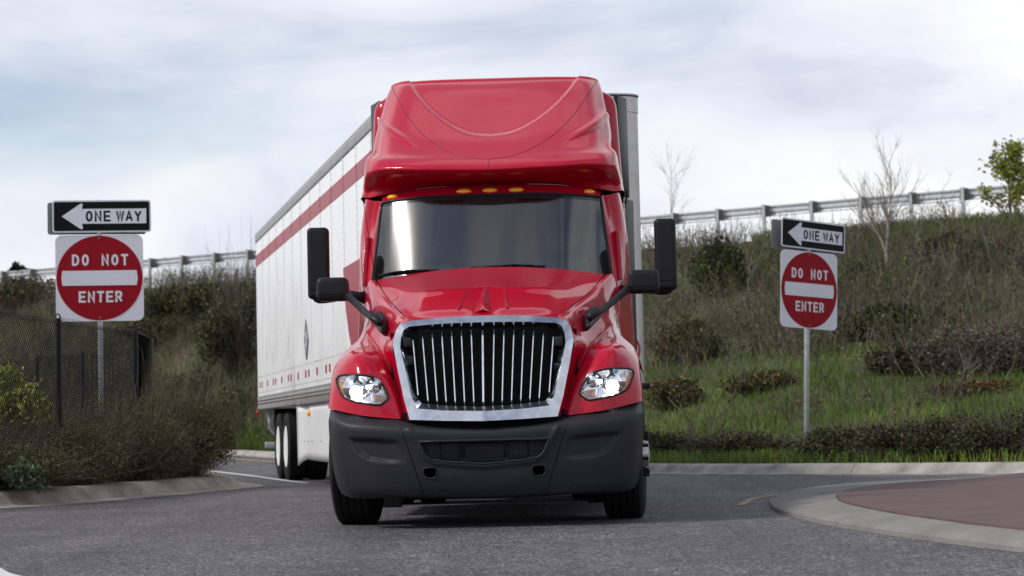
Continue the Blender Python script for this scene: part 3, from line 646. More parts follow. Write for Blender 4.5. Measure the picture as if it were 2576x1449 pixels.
smile = np.array([fpt(*p)[[0, 2]] for p in ((1027, 208), (1047, 240), (1083, 280), (1130, 315), (1180, 337), (1228, 343))]); smile[-1, 0] = 0
smile = np.concatenate([crom(smile, 30), crom(smile, 30)[::-1][1:] * np.array((-1, 1))])
fx, fz = FA[..., 0], FA[..., 2]
sd = pdist(smile, fx, fz); inn = inside(np.concatenate([smile, [[-.7, 4.6], [.7, 4.6]]]), fx, fz)
frontm = (FA[..., 1] < 4.3)
FA[..., 1] += np.where(inn & frontm, 0.035 * sstep(0.0, 0.03, sd), 0.0); FA[..., 2] -= np.where(inn & frontm, 0.006 * sstep(0, 0.05, sd), 0)
# raised blade on each cheek
bl = np.array([fpt(*p)[[0, 2]] for p in ((958, 304), (975, 321), (1000, 338), (1035, 357), (1060, 368))]); 
bd = pdist(crom(bl, 16), np.abs(fx), fz); tt = sstep(0.55, 0.95, np.abs(fx))
FA[..., 1] -= 0.05 * np.exp(-(bd / 0.03) ** 4) * tt; FA[..., 0] += np.sign(fx) * 0.02 * np.exp(-(bd / 0.035) ** 2) * tt
# hollows in the underside of the lip
hol = np.array([fpt(*p)[[0, 2]] for p in ((975, 463),)])[0]
hd = np.hypot((np.abs(fx) - hol[0]) / 0.18, (fz - hol[1]) / 0.07); FA[..., 1] += 0.04 * np.exp(-hd ** 2) * (FA[..., 1] < 2.9)
fairing = gridobj('roof_fairing', FA, M_RED, truck)
bvF = bvh_of(FA)
sm2 = [(985, 217), (1003, 254), (1030, 300), (1075, 348), (1130, 382), (1180, 396), (1228, 401)]
q = np.array([front_pt(*p, bvF) for p in sm2]); q[-1, 0] = 0; q = crom(q, 50); q = np.concatenate([q, q[::-1][1:] * np.array((-1, 1, 1))])
q[:, 1] = [hit(bvF, a, b, y) for a, y, b in q]
MB().tube(q + np.array((0, .0006, 0)), 0.003, 5).build('panel_seam', M_SEAM, fairing)
q = np.array([[0, 0, z] for z in np.linspace(2.86, q[len(q) // 2, 2] - .003, 16)]); q[:, 1] = [hit(bvF, 0, b, 2.5) for b in q[:, 2]]
MB().tube(q + np.array((0, .0006, 0)), 0.003, 5).build('panel_seam', M_SEAM, fairing)
# ---- sleeper box
sec = [(0.0, 3.90), (0.9, 3.90), (1.06, 3.87), (1.135, 3.79), (1.155, 3.6), (1.175, 3.2), (1.195, 2.9), (1.215, 2.3), (1.225, 1.6), (1.225, 0.95)]
sec = crom(np.array(sec), 40)
SL = []
for y, ins_ in ((4.02, 0.14), (4.06, 0.05), (4.14, 0.0), (4.4, 0.0), (4.86, 0.0)):
    SL.append([(max(0, x - ins_ * (1 if x > .5 else 0)), y + (0.02 if x < .6 else 0), z - ins_ * (1 if z > 3.7 else 0)) for x, z in sec])
SL = np.array(SL); pair('sleeper_shell', MB().grid(crom(SL, 20)), M_RED, truck, truck, smooth=True)
MB().box((-1.12, 4.80, 0.95), (1.12, 4.855, 3.80)).build('sleeper_back', M_RED, truck)
seam = np.array([(1.20, 3.25, 2.845), (1.212, 3.7, 2.845), (1.214, 4.85, 2.845)]); pair('panel_seam', MB().tube(seam, 0.008, 5), M_VOID, truck, truck)
for z0, z1, x0, x1 in ((2.98, 3.97, 1.19, 1.165), (1.1, 2.95, 1.225, 1.205)):
    ex = MB().add([(x0 - .03, 4.87, z0), (x0 + .006, 4.87, z0), (x0 + .088, 5.20, z0), (x0 + .055, 5.20, z0), (x1 - .03, 4.87, z1), (x1 + .006, 4.87, z1), (x1 + .108, 5.16, z1), (x1 + .075, 5.16, z1)],
                  [(0, 3, 2, 1), (4, 5, 6, 7), (0, 1, 5, 4), (1, 2, 6, 5), (2, 3, 7, 6), (3, 0, 4, 7)]); pair('side_extender', ex, M_BLACK, truck, truck, bevel=0.008)
# ---- mirrors
def rbox(cx, cy, cz, wx, wy, wz, r, taper=0.0, seg=5):
    mb = MB().box((-wx / 2, -wy / 2, -wz / 2), (wx / 2, wy / 2, wz / 2)); me = mb.mesh('m'); bm = bmesh.new(); bm.from_mesh(me)
    bmesh.ops.bevel(bm, geom=list(bm.edges), offset=r, segments=seg, affect='EDGES', profile=0.6); 
    out = MB(); bm.verts.ensure_lookup_table()
    for v in bm.verts:
        k = 1 + taper * (v.co.z / wz); out.v.append((cx + v.co.x * k, cy + v.co.y, cz + v.co.z))
    out.f = [tuple(v.index for v in f.verts) for f in bm.faces]; bm.free(); return out
a, b = L(773, 574, 2.42), L(830, 752, 2.42)
wM, hM = abs(a[0] - b[0]), abs(a[2] - b[2]); cM = (a + b) / 2
dm = rbox(cM[0], 2.42, cM[2], wM, 0.15, hM, 0.045); dmR, dmL = pair('door_mirror', dm, M_BLACK, truck, truck, smooth=True)
pair('split_line', MB().tube([(cM[0] - wM / 2 + .01, 2.42 - .076, cM[2] - hM * .37), (cM[0] + wM / 2 - .01, 2.42 - .076, cM[2] - hM * .36)], 0.003, 4), M_VOID, dmR, dmL)
ft = MB().tube(crom(np.array([(cM[0] + .02, 2.42, cM[2] - hM * .42), (cM[0] - .01, 2.42, cM[2] - hM * .475), L(845, 746, 2.42), L(885, 742, 2.42), L(905, 746, 2.44), L(918, 748, 2.5)]), 22), [float(np.interp(k / 21, [0, .2, .45, .7, .85, 1], [.06, .055, .042, .036, .045, .06])) for k in range(22)], 14); pair('mirror_arm', ft, M_BLACK, dmR, dmL, smooth=True)
a, b = L(798, 700, 1.45), L(878, 757, 1.45); wM, hM = abs(a[0] - b[0]), abs(a[2] - b[2]); cM = (a + b) / 2
hm = rbox(cM[0], 1.45, cM[2], wM, 0.20, hM, 0.05, taper=-0.10); hmR, hmL = pair('hood_mirror', hm, M_BLACK, truck, truck, smooth=True)
pair('split_line', MB().tube([(cM[0] - wM / 2 + .02, 1.45 - .101, cM[2] - hM * .22), (cM[0] + wM / 2 - .02, 1.45 - .101, cM[2] - hM * .22)], 0.003, 4), M_VOID, hmR, hmL)
arm = MB().tube([L(868, 742, 1.42), L(880, 748, 1.34), L(910, 778, 1.05), L(935, 798, 0.82), L(955, 812, 0.66)], [0.045, 0.032, 0.027, 0.027, 0.030], 12); pair('mirror_arm', arm, M_BLACK, hmR, hmL, smooth=True)
bp_ = [(948, 795), (962, 783), (975, 800), (977, 808), (973, 845), (966, 846), (946, 818)]
bpp = [front_pt(*p, bvB) for p in bp_]; 
bs = MB().prism(bpp, lambda q: q + np.array((0.0, 0.02, 0)), lambda q: q * .85 + np.array(bpp).mean(0) * .15 + np.array((0.03, -0.09, 0.02))); pair('mirror_base', bs, M_BLACK, hmR, hmL, bevel=0.010)
# antenna
MB().tube([(-x[0], x[1], x[2]) for x in (L(946, 712, 2.2), L(930, 610, 2.0), L(911, 490, 1.8))], [0.004, 0.003, 0.002], 5).build('antenna', M_BLACK, truck)

# ---- chassis and wheels
MB().box((-0.43, 0.5, 0.62), (-0.33, 7.6, 0.92)).build('frame_rail', M_VOID, truck); MB().box((0.33, 0.5, 0.62), (0.43, 7.6, 0.92)).build('frame_rail', M_VOID, truck)
MB().tube([(-0.95, 1.25, 0.5), (-0.5, 1.25, 0.36), (0.5, 1.25, 0.36), (0.95, 1.25, 0.5)], 0.07, 10).build('front_axle', M_VOID, truck, smooth=True)
for x in (-0.86, 0.86):
    t_ = MB().lathe([(-0.75, 0.30), (-0.74, 0.33), (0.74, 0.33), (0.75, 0.30)], 28, 'y', (x, 3.9, 0.70)); t_.build('fuel_tank', M_ALU, truck, smooth=True, angle=40)
sf = MB().box((1.10, 2.55, 0.33), (1.16, 4.8, 0.98)); pair('chassis_fairing', sf, M_RED, truck, truck, bevel=0.02)
MB().box((-0.9, 2.4, 0.30), (0.9, 4.9, 0.66)).build('shade_pan', M_VOID, truck)  # unseen pan added to keep light out and darken the shade beneath
pair('mud_flap', MB().box((0.78, 1.92, 0.10), (1.20, 1.94, 0.75)), M_RUBBER, truck, truck)  # front flaps added to hide lit road, so the underside looks darker
def tyre_mesh(R_=0.515, W_=0.32):
    pr = [(-W_ * .42, R_ * .60), (-W_ * .50, R_ * .70), (-W_ * .52, R_ * .82), (-W_ * .47, R_ * .95), (-W_ * .42, R_ * .985)]
    k = 5
    for i in range(k):
        x0 = -W_ * .42 + W_ * .84 * i / k; x1 = x0 + W_ * .84 / k
        pr += [(x0 + .006, R_), (x1 - .006, R_)]
        if i < k - 1: pr += [(x1 - .004, R_ - .014), (x1 + .004, R_ - .014)]
    pr += [(W_ * .42, R_ * .985), (W_ * .47, R_ * .95), (W_ * .52, R_ * .82), (W_ * .50, R_ * .70), (W_ * .42, R_ * .60)]
    return MB().lathe(pr, 56, 'x').mesh('tyre')
ME_TYRE = tyre_mesh(); ME_TYRE2 = tyre_mesh(0.51, 0.27)
ME_RIM = MB().lathe([(0.11, 0.312), (0.118, 0.30), (0.10, 0.285), (0.06, 0.27), (0.08, 0.21), (0.13, 0.195), (0.14, 0.15), (0.15, 0.11), (0.20, 0.10), (0.21, 0.02)], 40, 'x').mesh('rim')
ME_RIMD = MB().lathe([(0.125, 0.312), (0.13, 0.30), (0.11, 0.285), (-0.03, 0.265), (-0.05, 0.20), (-0.04, 0.15), (0.05, 0.13), (0.07, 0.09), (0.075, 0.02)], 40, 'x').mesh('rim')
nb_ = MB(); nb_.lathe([(0.05, 0.017), (0.10, 0.016), (0.104, 0.012)], 6, 'x'); ME_NUT = nb_.mesh('lug_nut')
for me_, m in ((ME_TYRE, M_RUBBER), (ME_TYRE2, M_RUBBER), (ME_RIM, M_ALU), (ME_RIMD, M_WRIM), (ME_NUT, M_BLACK)):
    me_.materials.append(m); me_.polygons.foreach_set('use_smooth', [True] * len(me_.polygons)); me_.set_sharp_from_angle(angle=rad(35))
def wheel(parent, loc, side, rz=0.0, rim=ME_RIM, tyre=ME_TYRE, nuts=True):
    wE = empty('wheel', loc, rz); wE.parent = parent; wE.scale = (side, 1, 1)
    for nm, me_ in (('tyre', tyre), ('rim', rim)):
        o = bpy.data.objects.new(nm, me_); col.objects.link(o); o.parent = wE
    if nuts:
        for k in range(10):
            g_ = k * math.pi / 5 + .2; o = bpy.data.objects.new('lug_nut', ME_NUT); col.objects.link(o); o.parent = wE; o.location = (0.10, 0.168 * math.cos(g_), 0.168 * math.sin(g_))
    return wE
STEER = rad(-3.5)
wheel(truck, (1.075, 1.25, 0.51), 1, STEER); wheel(truck, (-1.075, 1.25, 0.51), -1, STEER)
for y in (5.6, 6.95):
    for sx in (-1, 1):
        wheel(truck, (sx * 1.08, y, 0.51), sx, rim=ME_RIMD, tyre=ME_TYRE2, nuts=False); wheel(truck, (sx * 0.76, y, 0.51), sx, rim=ME_RIMD, tyre=ME_TYRE2, nuts=False)
    MB().tube([(-1.0, y, 0.51), (1.0, y, 0.51)], 0.09, 10).build('drive_axle', M_VOID, truck)

# ================================================================== THE TRAILER
TRP = (0.11, 22.5, 0); TRA = rad(11.5); TL, TW, TZ0, TZ1 = 16.15, 2.59, 1.12, 4.12
tr = empty('semi_trailer', TRP, TRA); tag(tr, 'long white box trailer with a red stripe, coupled behind the red truck', 'trailer')
hw = TW / 2; RC = 0.20
MB().box((-hw + .03, 0.12, TZ0 + .02), (hw - .03, TL - .03, TZ1 - .02)).build('cargo_body', M_WHITE, tr)
# side panels, 1.2 m pitch, both sides
seams = [14.9 - 1.2 * k for k in range(13)]; edges_ = sorted([0.28] + [s_ for s_ in seams if s_ > 0.5] + [TL - 0.06])
ZS0, ZS1 = TZ0 + 0.20, TZ1 - 0.16
riv = []
for sx in (-1, 1):
    for k in range(len(edges_) - 1):
        y0, y1 = edges_[k] + .003, edges_[k + 1] - .003
        x = sx * hw
        mb = MB().box((min(x, x - sx * .034), y0, ZS0), (max(x, x - sx * .034), y1, ZS1)); o = mb.build('side_panel', M_WHITE, tr)
        # overlap lip on the seam
        MB().box((min(x, x + sx * .006) , y1 - .055, ZS0 + .002), (max(x, x + sx * .006), y1 + .001, ZS1 - .002)).build('seam_strip', M_WHITE, o)
        MB().box((min(x, x + sx * .0045), y0 + .001, 3.55), (max(x, x + sx * .0045), y1 - .056, 3.745)).build('red_stripe', M_REDSTRIPE, o)
        MB().box((min(x + sx * .0005, x + sx * .0085), y1 - .0555, 3.55), (max(x + sx * .0005, x + sx * .0085), y1 + .0005, 3.745)).build('red_stripe', M_REDSTRIPE, o)
        if sx == -1: riv += [(x - .008, y1 - .028, z) for z in np.arange(ZS0 + .06, ZS1, 0.085)]
        if sx == -1:
            riv += [(x - .001, yy, 1.66) for yy in np.arange(y0 + .05, y1 - .06, 0.085)] + [(x - .001, yy, 1.40) for yy in np.arange(y0 + .05, y1 - .06, 0.085)]
            ds = ([y0 + .55] if k % 2 == 0 else [y0 + .34, y0 + .74])
            for dy in ds: MB().box((x - .004, dy, 1.475), (x, dy + .16, 1.575)).build('reflector_patch', M_REDSTRIPE, o)
def rivets(name, pts, r, m, parent, nrm=(-1, 0, 0), n=6):
    """low domed rivet heads, joined"""
    N_ = Vector(nrm); a = N_.orthogonal().normalized(); b = N_.cross(a); mb = MB()
    for p in pts:
        p = Vector(p); mb.add([p + (a * math.cos(t) + b * math.sin(t)) * r for t in np.linspace(0, 2 * math.pi, n + 1)[:-1]] + [p + N_ * r * .7], [(k, (k + 1) % n, n) for k in range(n)])
    o = mb.build(name, m, parent, smooth=True); tag(o, kind='stuff'); return o
rivets('rivet', riv, 0.010, M_RIVET, tr)
# rails
for sx in (-1, 1):
    x0, x1 = sorted((sx * (hw - .05), sx * (hw + .012)))
    bo = MB().box((x0, 0.25, TZ0), (x1, TL - .02, TZ0 + .198)).build('bottom_rail', M_ALU, tr, bevel=0.006)
    to = MB().box((x0, 0.25, TZ1 - .158), (x1, TL - .02, TZ1 + .0)).build('top_rail', M_ALU_D, tr, bevel=0.008)
    if sx == -1:
        rivets('rail_hole', [(x0 - .001, y, z) for y in np.arange(.4, TL - .1, .17) for z in (TZ0 + .085, TZ0 + .135)], 0.017, M_VOID, bo)
        rivets('rail_rivet', [(x0 - .001, y, z) for y in np.arange(.4, TL - .1, .14) for z in (TZ1 - .06, TZ1 - .12)], 0.012, M_RIVET, to)
        MB().box((x0 - .006, .25, TZ0 + .19), (x0 + .01, TL - .03, TZ0 + .215)).build('rail_lip', M_ALU_D, bo)
# nose with rounded corner posts
pro = [(-hw, 0.42)] + [(-hw + RC - RC * math.cos(t), RC - RC * math.sin(t)) for t in np.linspace(0, math.pi / 2, 9)]
mbp = MB().grid(np.array([[(x, y, z) for x, y in pro] for z in (TZ0 - .0, TZ1 - .16)])); mbp2 = MB(); mbp2.v = [(-x, y, z) for x, y, z in mbp.v]; mbp2.f = mbp.f
pair('corner_post', mbp2, M_ALU, tr, tr, smooth=True)
MB().box((-hw + RC, -.004, TZ0), (hw - RC, .03, TZ1 - .15)).build('front_wall', M_WHITE, tr)
cap = [(-hw - .006, 0.44)] + [(-hw - .006 + (RC + .006) * (1 - math.cos(t)), (RC) - (RC + .008) * math.sin(t)) for t in np.linspace(0, math.pi / 2, 9)]; cap = cap + [(-x, y) for x, y in cap[::-1]]
MB().grid(np.array([[(x, y, z) for x, y in cap] for z in (TZ1 - .17, TZ1 - .012)])).build('nose_band', M_ALU, tr, smooth=True, angle=40)
cap3 = [(x * 1.004, y - .012) for x, y in cap]
MB().prism(cap3 + [], lambda q: (q[0], q[1], TZ1 - .004), lambda q: (q[0], q[1], TZ1 + .018)).build('roof_cap', M_ALU_D, tr, bevel=0.006)
MB().box((-hw + .005, .42, TZ1 - .01), (hw - .005, TL - .03, TZ1 + .006)).build('roof_sheet', M_ALU, tr)
rp_ = []
for sx in (-1, 1): rp_ += [(sx * (hw - RC - .02), -.005, z) for z in np.arange(TZ0 + .1, TZ1 - .2, 0.155)]
rivets('nose_rivet', rp_, 0.016, M_ALU, tr, (0, -1, 0), 8)
rivets('band_rivet', [(x, -.009, TZ1 - .14) for x in np.arange(-hw + RC, hw - RC + .01, .12)], 0.013, M_ALU, tr, (0, -1, 0), 8)
for sx in (-1, 1): MB().box((sx * (hw - RC) - .012, -.010, TZ0 + .01), (sx * (hw - RC) + .012, .0, TZ1 - .17)).build('post_flange', M_ALU_D, tr)
# air hose loop at the nose
MB().tube([(hw - .24 + 0.11 * math.cos(t), -0.14, 1.50 + 0.14 * math.sin(t)) for t in np.linspace(-2.6, 1.9, 22)], 0.013, 6).build('air_hose', M_REDLAMP, tr, smooth=True)
MB().box((hw - .13, -.012, TZ0 - .02), (hw + .01, .10, TZ0 + .04)).build('corner_bumper', M_BLACK, tr, bevel=0.01)
# red graphic behind the cab, and the diamond emblem
x = -hw - .0105
gpoly = [(4.15, 2.66), (4.08, 2.45), (3.95, 2.15), (3.75, 1.9), (3.45, 1.66), (3.0, 1.55), (0.35, 1.55), (0.35, 2.66)]
MB().prism(gpoly, lambda q: (x, q[0], q[1]), lambda q: (x + .006, q[0], q[1])).build('red_graphic', M_REDSTRIPE, tr)
em_ = empty('emblem'); em_.parent = tr
M_EMB = mat('emblem_grey', (0.30, 0.30, 0.34), 0.4, 0, 0.05); M_EMBK = mat('emblem_dark_green', (0.035, 0.06, 0.05), 0.4, 0, 0.05)
dc, dz, dr = 8.33, 1.99, 0.27
MB().prism([(dc, dz + dr), (dc - dr * .85, dz), (dc, dz - dr), (dc + dr * .85, dz)], lambda q: (x, *q), lambda q: (x + .004, *q)).build('diamond', M_EMB, em_)
for a, b, m, wd in (((dc, dz + dr), (dc + dr * .85, dz), M_EMBK, .035), ((dc + dr * .85, dz), (dc, dz - dr), M_EMBK, .035), ((dc, dz - dr), (dc - dr * .85, dz), M_EMBK, .035), ((dc - .06, dz + dr * .62), (dc - .10, dz + dr * .38), M_EMBK, .05),
                    ((dc + .2, dz + .06), (dc - .02, dz + .10), M_WHITE, .02), ((dc + .2, dz - .09), (dc - .05, dz - .06), M_WHITE, .02)):
    d_ = np.array(b) - np.array(a); n2_ = np.array((-d_[1], d_[0])); n2_ = n2_ / np.linalg.norm(n2_) * wd / 2
    MB().prism([np.array(a) - n2_, np.array(b) - n2_, np.array(b) + n2_, np.array(a) + n2_], lambda q: (x - .003, *q), lambda q: (x + .001, *q)).build('diamond_bar', m, em_)
# skirt, wheels, flaps, rear guard
for sx in (-1, 1):
    pts = [(3.0, TZ0), (10.1, TZ0), (10.06, .7), (9.95, .26), (9.6, .32), (9.2, .35), (8.0, .34), (3.3, .34)]
    bulge = lambda yy: sx * (hw - .05 - .025 * math.sin(max(0, (yy - 8.6)) * 3.2))
    N2 = 36; ys = np.linspace(3.0, 10.1, N2); low = np.interp(ys, [3.0, 8.0, 9.2, 9.6, 9.9, 10.06], [.34, .34, .35, .32, .27, .25])
    G = np.array([[(bulge(yy), yy - 0.06 * (1 - t), l_ + (TZ0 - l_) * t) for t in np.linspace(0, 1, 8)] for yy, l_ in zip(ys, low)])
    sk = gridobj('side_skirt', G, M_WHITE2, tr); md = sk.modifiers.new('thick', 'SOLIDIFY'); md.thickness = 0.012
    if sx == -1:
        MB().lathe([(-.0, .042), (-.02, .04), (-.04, .02), (-.045, .004)], 14, 'x', (-hw + .05, 8.55, 0.985)).build('side_marker', M_AMBER, tr, smooth=True)
        rivets('skirt_bolt', [(-hw + .045, yy, .60) for yy in (8.3, 8.75, 9.25, 7.2, 6.0)], 0.014, M_VOID, sk)
for y in (13.05, 11.83):
    for sx in (-1, 1):
        wheel(tr, (sx * 1.135, y, 0.51), sx, rim=ME_RIMD, tyre=ME_TYRE2, nuts=False); wheel(tr, (sx * 0.80, y, 0.51), sx, rim=ME_RIMD, tyre=ME_TYRE2, nuts=False)
    MB().tube([(-1.05, y, 0.51), (1.05, y, 0.51)], 0.07, 10).build('axle', M_VOID, tr)
MB().box((-.55, 11.2, .72), (.55, 14.0, 1.1)).build('bogie_frame', M_VOID, tr)
for sx in (-1, 1): MB().box((sx * .95 - .30, 13.75, .22), (sx * .95 + .30, 13.77, 1.1)).build('mud_flap', M_RUBBER, tr)
for sx in (-1, 1):
    MB().tube([(sx * 1.12, TL - .08, 1.1), (sx * 1.10, TL - .05, .8), (sx * 0.95, TL - .1, .62), (sx * .9, TL - .1, .52)], .045, 8).build('guard_upright', M_STEEL, tr, smooth=True)
    MB().lathe([(-.03, .04), (-.02, .045), (.0, .045)], 12, 'x', (sx * (hw + .01), TL - .06, 1.06)).build('tail_marker', M_REDLAMP, tr)
MB().box((-1.2, TL - .14, .45), (1.2, TL - .04, .56)).build('rear_guard', M_STEEL, tr, bevel=.01)
MB().box((-hw, TL - .03, TZ0), (hw, TL + .02, TZ1)).build('rear_frame', M_ALU, tr)
for sx in (-1, 1): MB().box((sx * .5 - .06, 4.2, .1), (sx * .5 + .06, 4.34, 1.1)).build('landing_leg', M_BLACK, tr)

# ================================================================== SIGNS
GL = {'O': [[(.5, 1), (.18, .9), (.02, .65), (.02, .35), (.18, .1), (.5, 0), (.82, .1), (.98, .35), (.98, .65), (.82, .9), (.5, 1)]],
      'N': [[(0, 0), (0, 1), (1, 0), (1, 1)]], 'E': [[(1, 0), (0, 0), (0, 1), (1, 1)], [(0, .5), (.85, .5)]],
      'W': [[(-.15, 1), (.18, 0), (.5, 1), (.82, 0), (1.15, 1)]], 'A': [[(-.05, 0), (.5, 1), (1.05, 0)], [(.18, .3), (.82, .3)]],
      'Y': [[(-.05, 1), (.5, .45), (1.05, 1)], [(.5, .45), (.5, 0)]], 'D': [[(0, 0), (0, 1), (.5, 1), (.85, .88), (1, .65), (1, .35), (.85, .12), (.5, 0), (0, 0)]],
      'T': [[(0, 1), (1, 1)], [(.5, 1), (.5, 0)]], 'R': [[(0, 0), (0, 1), (.6, 1), (.92, .9), (.98, .73), (.9, .55), (.6, .47), (0, .47)], [(.55, .47), (1.02, 0)]]}
def letter(ch, x0, z0, w_, h_, st, y, th=0.003):
    """one capital as mitred strokes; returns a mesh builder"""
    mb = MB(); k = 0
    for stroke in GL[ch]:
        P = np.array([(x0 + st / 2 + a * (w_ - st), z0 + st / 2 + b * (h_ - st)) for a, b in stroke]); n = len(P); closed = np.allclose(P[0], P[-1])
        Lf, Rt_ = [], []
        for i in range(n):
            d0 = P[i] - P[i - 1] if i > 0 else (P[-1] - P[-2] if closed else P[1] - P[0]); d1 = P[i + 1] - P[i] if i < n - 1 else (P[1] - P[0] if closed else P[-1] - P[-2])
            d0 = d0 / np.linalg.norm(d0); d1 = d1 / np.linalg.norm(d1); t_ = d0 + d1; t_ = t_ / (np.linalg.norm(t_) + 1e-9); nr = np.array((-t_[1], t_[0])); c = max(.45, nr @ np.array((-d0[1], d0[0])))
            e0 = P[i].copy()
            if not closed and i in (0, n - 1): e0 = e0 + (-d1 if i == 0 else d0) * st / 2 * (1 if abs(d0[0]) < .05 or abs(d0[1]) < .05 else .25)
            Lf.append(e0 + nr * st / 2 / c); Rt_.append(e0 - nr * st / 2 / c)
        yy = y - 0.0004 * k; k += 1
        V = [(a[0], yy, a[1]) for a in Lf] + [(a[0], yy, a[1]) for a in Rt_] + [(a[0], yy + th, a[1]) for a in Lf] + [(a[0], yy + th, a[1]) for a in Rt_]
        f = []
        for i in range(n - 1): f += [(i, i + 1, n + i + 1, n + i), (2 * n + i, 3 * n + i, 3 * n + i + 1, 2 * n + i + 1), (i, 2 * n + i, 2 * n + i + 1, i + 1), (n + i, n + i + 1, 3 * n + i + 1, 3 * n + i)]
        mb.add(V, f)
    return mb
def word(txt, xc, z0, h_, wl_, gap, st, y, m, parent, space=None):
    space = space or wl_ * .7; tot = sum(space if c == ' ' else wl_ for c in txt) + gap * (len(txt.replace(' ', '')) - 1 - txt.count(' ')); x = xc - tot / 2
    for i, c in enumerate(txt):
        if c == ' ': x += space - gap; continue
        letter(c, x, z0, wl_, h_, st, y).build('letter', m, parent); x += wl_ + gap
def rrect(w_, h_, r, n=6, cz=0.0, cx=0.0):
    out = []
    for (sx, sz, a0) in ((1, -1, -math.pi / 2), (1, 1, 0), (-1, 1, math.pi / 2), (-1, -1, math.pi)):
        for k in range(n + 1):
            a = a0 + math.pi / 2 * k / n; out.append((cx + sx * (w_ / 2 - r) + r * math.cos(a), cz + sz * (h_ / 2 - r) + r * math.sin(a)))
    return out
def plate(name, poly, y0, y1, m, parent): return MB().prism(poly, lambda q: (q[0], y0, q[1]), lambda q: (q[0], y1, q[1])).build(name, m, parent)
def road_sign(loc, yaw, zb, label, lean=0.0, top_tilt=0.0, back_yaw=rad(-80), back_off=(-.4, .3), height=None):
    r = empty('road_sign', loc, yaw); tag(r, label, 'road sign'); r.rotation_euler = (0, lean, yaw)
    D = 1.219; zc = zb + D / 2
    # perforated post
    ph = zb + D + 0.50
    MB().box((-.035, .02, -.15), (.035, .075, ph)).build('post', M_STEEL, r, bevel=.006)
    hp_ = MB()
    for k in range(int((zb) / .05)): hp_.lathe([(-.001, .0055), (.0, .0055)], 6, 'y', (0, .0195, .1 + k * .05))
    ho = hp_.build('post_hole', M_SIGNK, r); tag(ho, kind='stuff')
    p = plate('do_not_enter_panel', rrect(D, D, .095, cz=zc), 0.0, .006, M_SIGNW, r)
    plate('red_disc', [(0.598 * math.cos(a), zc + .598 * math.sin(a)) for a in np.linspace(0, 2 * math.pi, 73)[:-1]], -.003, -.0002, M_SIGNR, p)
    bar = [(.515, zc - .105), (.53, zc), (.515, zc + .105), (-.515, zc + .105), (-.53, zc), (-.515, zc - .105)]
    plate('white_bar', bar, -.006, -.0032, M_SIGNW, p)
    word('DO NOT', 0.01, zc + .175, .16, .099, .037, .0295, -.0065, M_SIGNW, p, space=.175); word('ENTER', 0.01, zc - .345, .16, .098, .029, .0295, -.0065, M_SIGNW, p)
    for z in (zc + .56, zc - .56): MB().lathe([(-.012, .008), (-.004, .014)], 8, 'y', (0, 0, z)).build('bolt', M_SIGNB, p)
    # one way plate
    w1, h1 = 1.372, .457; z1 = zb + D + .035 + h1 / 2
    q = plate('one_way_panel', rrect(w1, h1, .04, cz=z1, cx=.04), -.012, -.005, M_SIGNW, r); q.rotation_euler = (0, top_tilt, 0)
    plate('black_field', rrect(w1 - .045, h1 - .045, .025, cz=z1, cx=.04), -.0150, -.0122, M_SIGNK, q)
    ar = [(-.555, 0), (-.30, .175), (-.275, .185), (-.262, .165), (-.275, .105), (.62, .105), (.62, -.105), (-.275, -.105), (-.262, -.165), (-.275, -.185), (-.30, -.175)]
    plate('white_arrow', [(a + .04, z1 + b) for a, b in ar], -.018, -.0152, M_SIGNW, q)
    word('ONE WAY', .205, z1 - .078, .156, .097, .027, .029, -.0185, M_SIGNK, q, space=.085)
    # the plate facing the other road, seen from its back
    b = MB().prism(rrect(w1, h1, .04, cz=z1 - .02), lambda k_: (k_[0], 0, k_[1]), lambda k_: (k_[0], .006, k_[1])).build('rear_panel', M_SIGNB, r)
    b.location = (back_off[0], back_off[1], 0); b.rotation_euler = (0, 0, back_yaw)
    MB().box((-.02, -.004, zb + D - .01), (.02, .07, zb + D + .05)).build('bracket', M_STEEL, r)
    return r
pL = at(252, 808, 31.3); pR = at(2033, 826, 35.0); bR = at(2033, 1135, 35.0)
road_sign((pL.x, 31.3, 0.1), rad(9), pL.z - .1, 'do not enter sign with one way plate, behind the black chain link fence', lean=rad(-1.4) * 0 , back_yaw=rad(3), back_off=(-.03, .10))
road_sign((bR.x, 35.0, 0.15), rad(36), pR.z - .15, 'do not enter sign with one way plate, standing right of the truck by low shrubs', lean=rad(2.9), back_yaw=rad(0), back_off=(-.035, .10), top_tilt=rad(0.6))

# ================================================================== GROUND, ROAD, KERBS
def sheet(name, poly, z, m, parent=None, kind='structure'):
    mb = MB().add([(p[0], p[1], z if len(p) < 3 else p[2]) for p in poly], [tuple(range(len(poly)))]); o = mb.build(name, m, parent)
    if parent is None: tag(o, kind=kind)
    return o
sheet('ground', [(-1500, -1500), (1500, -1500), (1500, 1500), (-1500, 1500)], -0.06, M_SOIL)
road = sheet('road', [(-70, -60), (70, -60), (70, 40), (30, 130), (-70, 130)], 0.0, M_ASPH)
def strip(name, pts, wd, z, m, parent, n=60):
    P = crom(np.array(pts, float), n); t = np.gradient(P, axis=0); t /= np.linalg.norm(t, axis=1)[:, None]; nr = np.stack([-t[:, 1], t[:, 0]], 1) * wd / 2
    G = np.array([[(a[0] - b[0], a[1] - b[1], z) for a, b in zip(P, nr)], [(a[0] + b[0], a[1] + b[1], z) for a, b in zip(P, nr)]]); return gridobj(name, G, m, parent, smooth=False)
strip('white_line', [(-3.0, 31.9), (-3.45, 33.5), (-4.05, 36), (-5.3, 40.8), (-8.2, 51), (-12, 63)], 0.13, 0.004, M_WLINE, road)
strip('yellow_line', [(0.9, 34.5), (-1.6, 40), (-5.0, 50.5), (-7.9, 61.3), (-10.4, 70), (-14, 82)], 0.18, 0.004, M_YLINE, road)
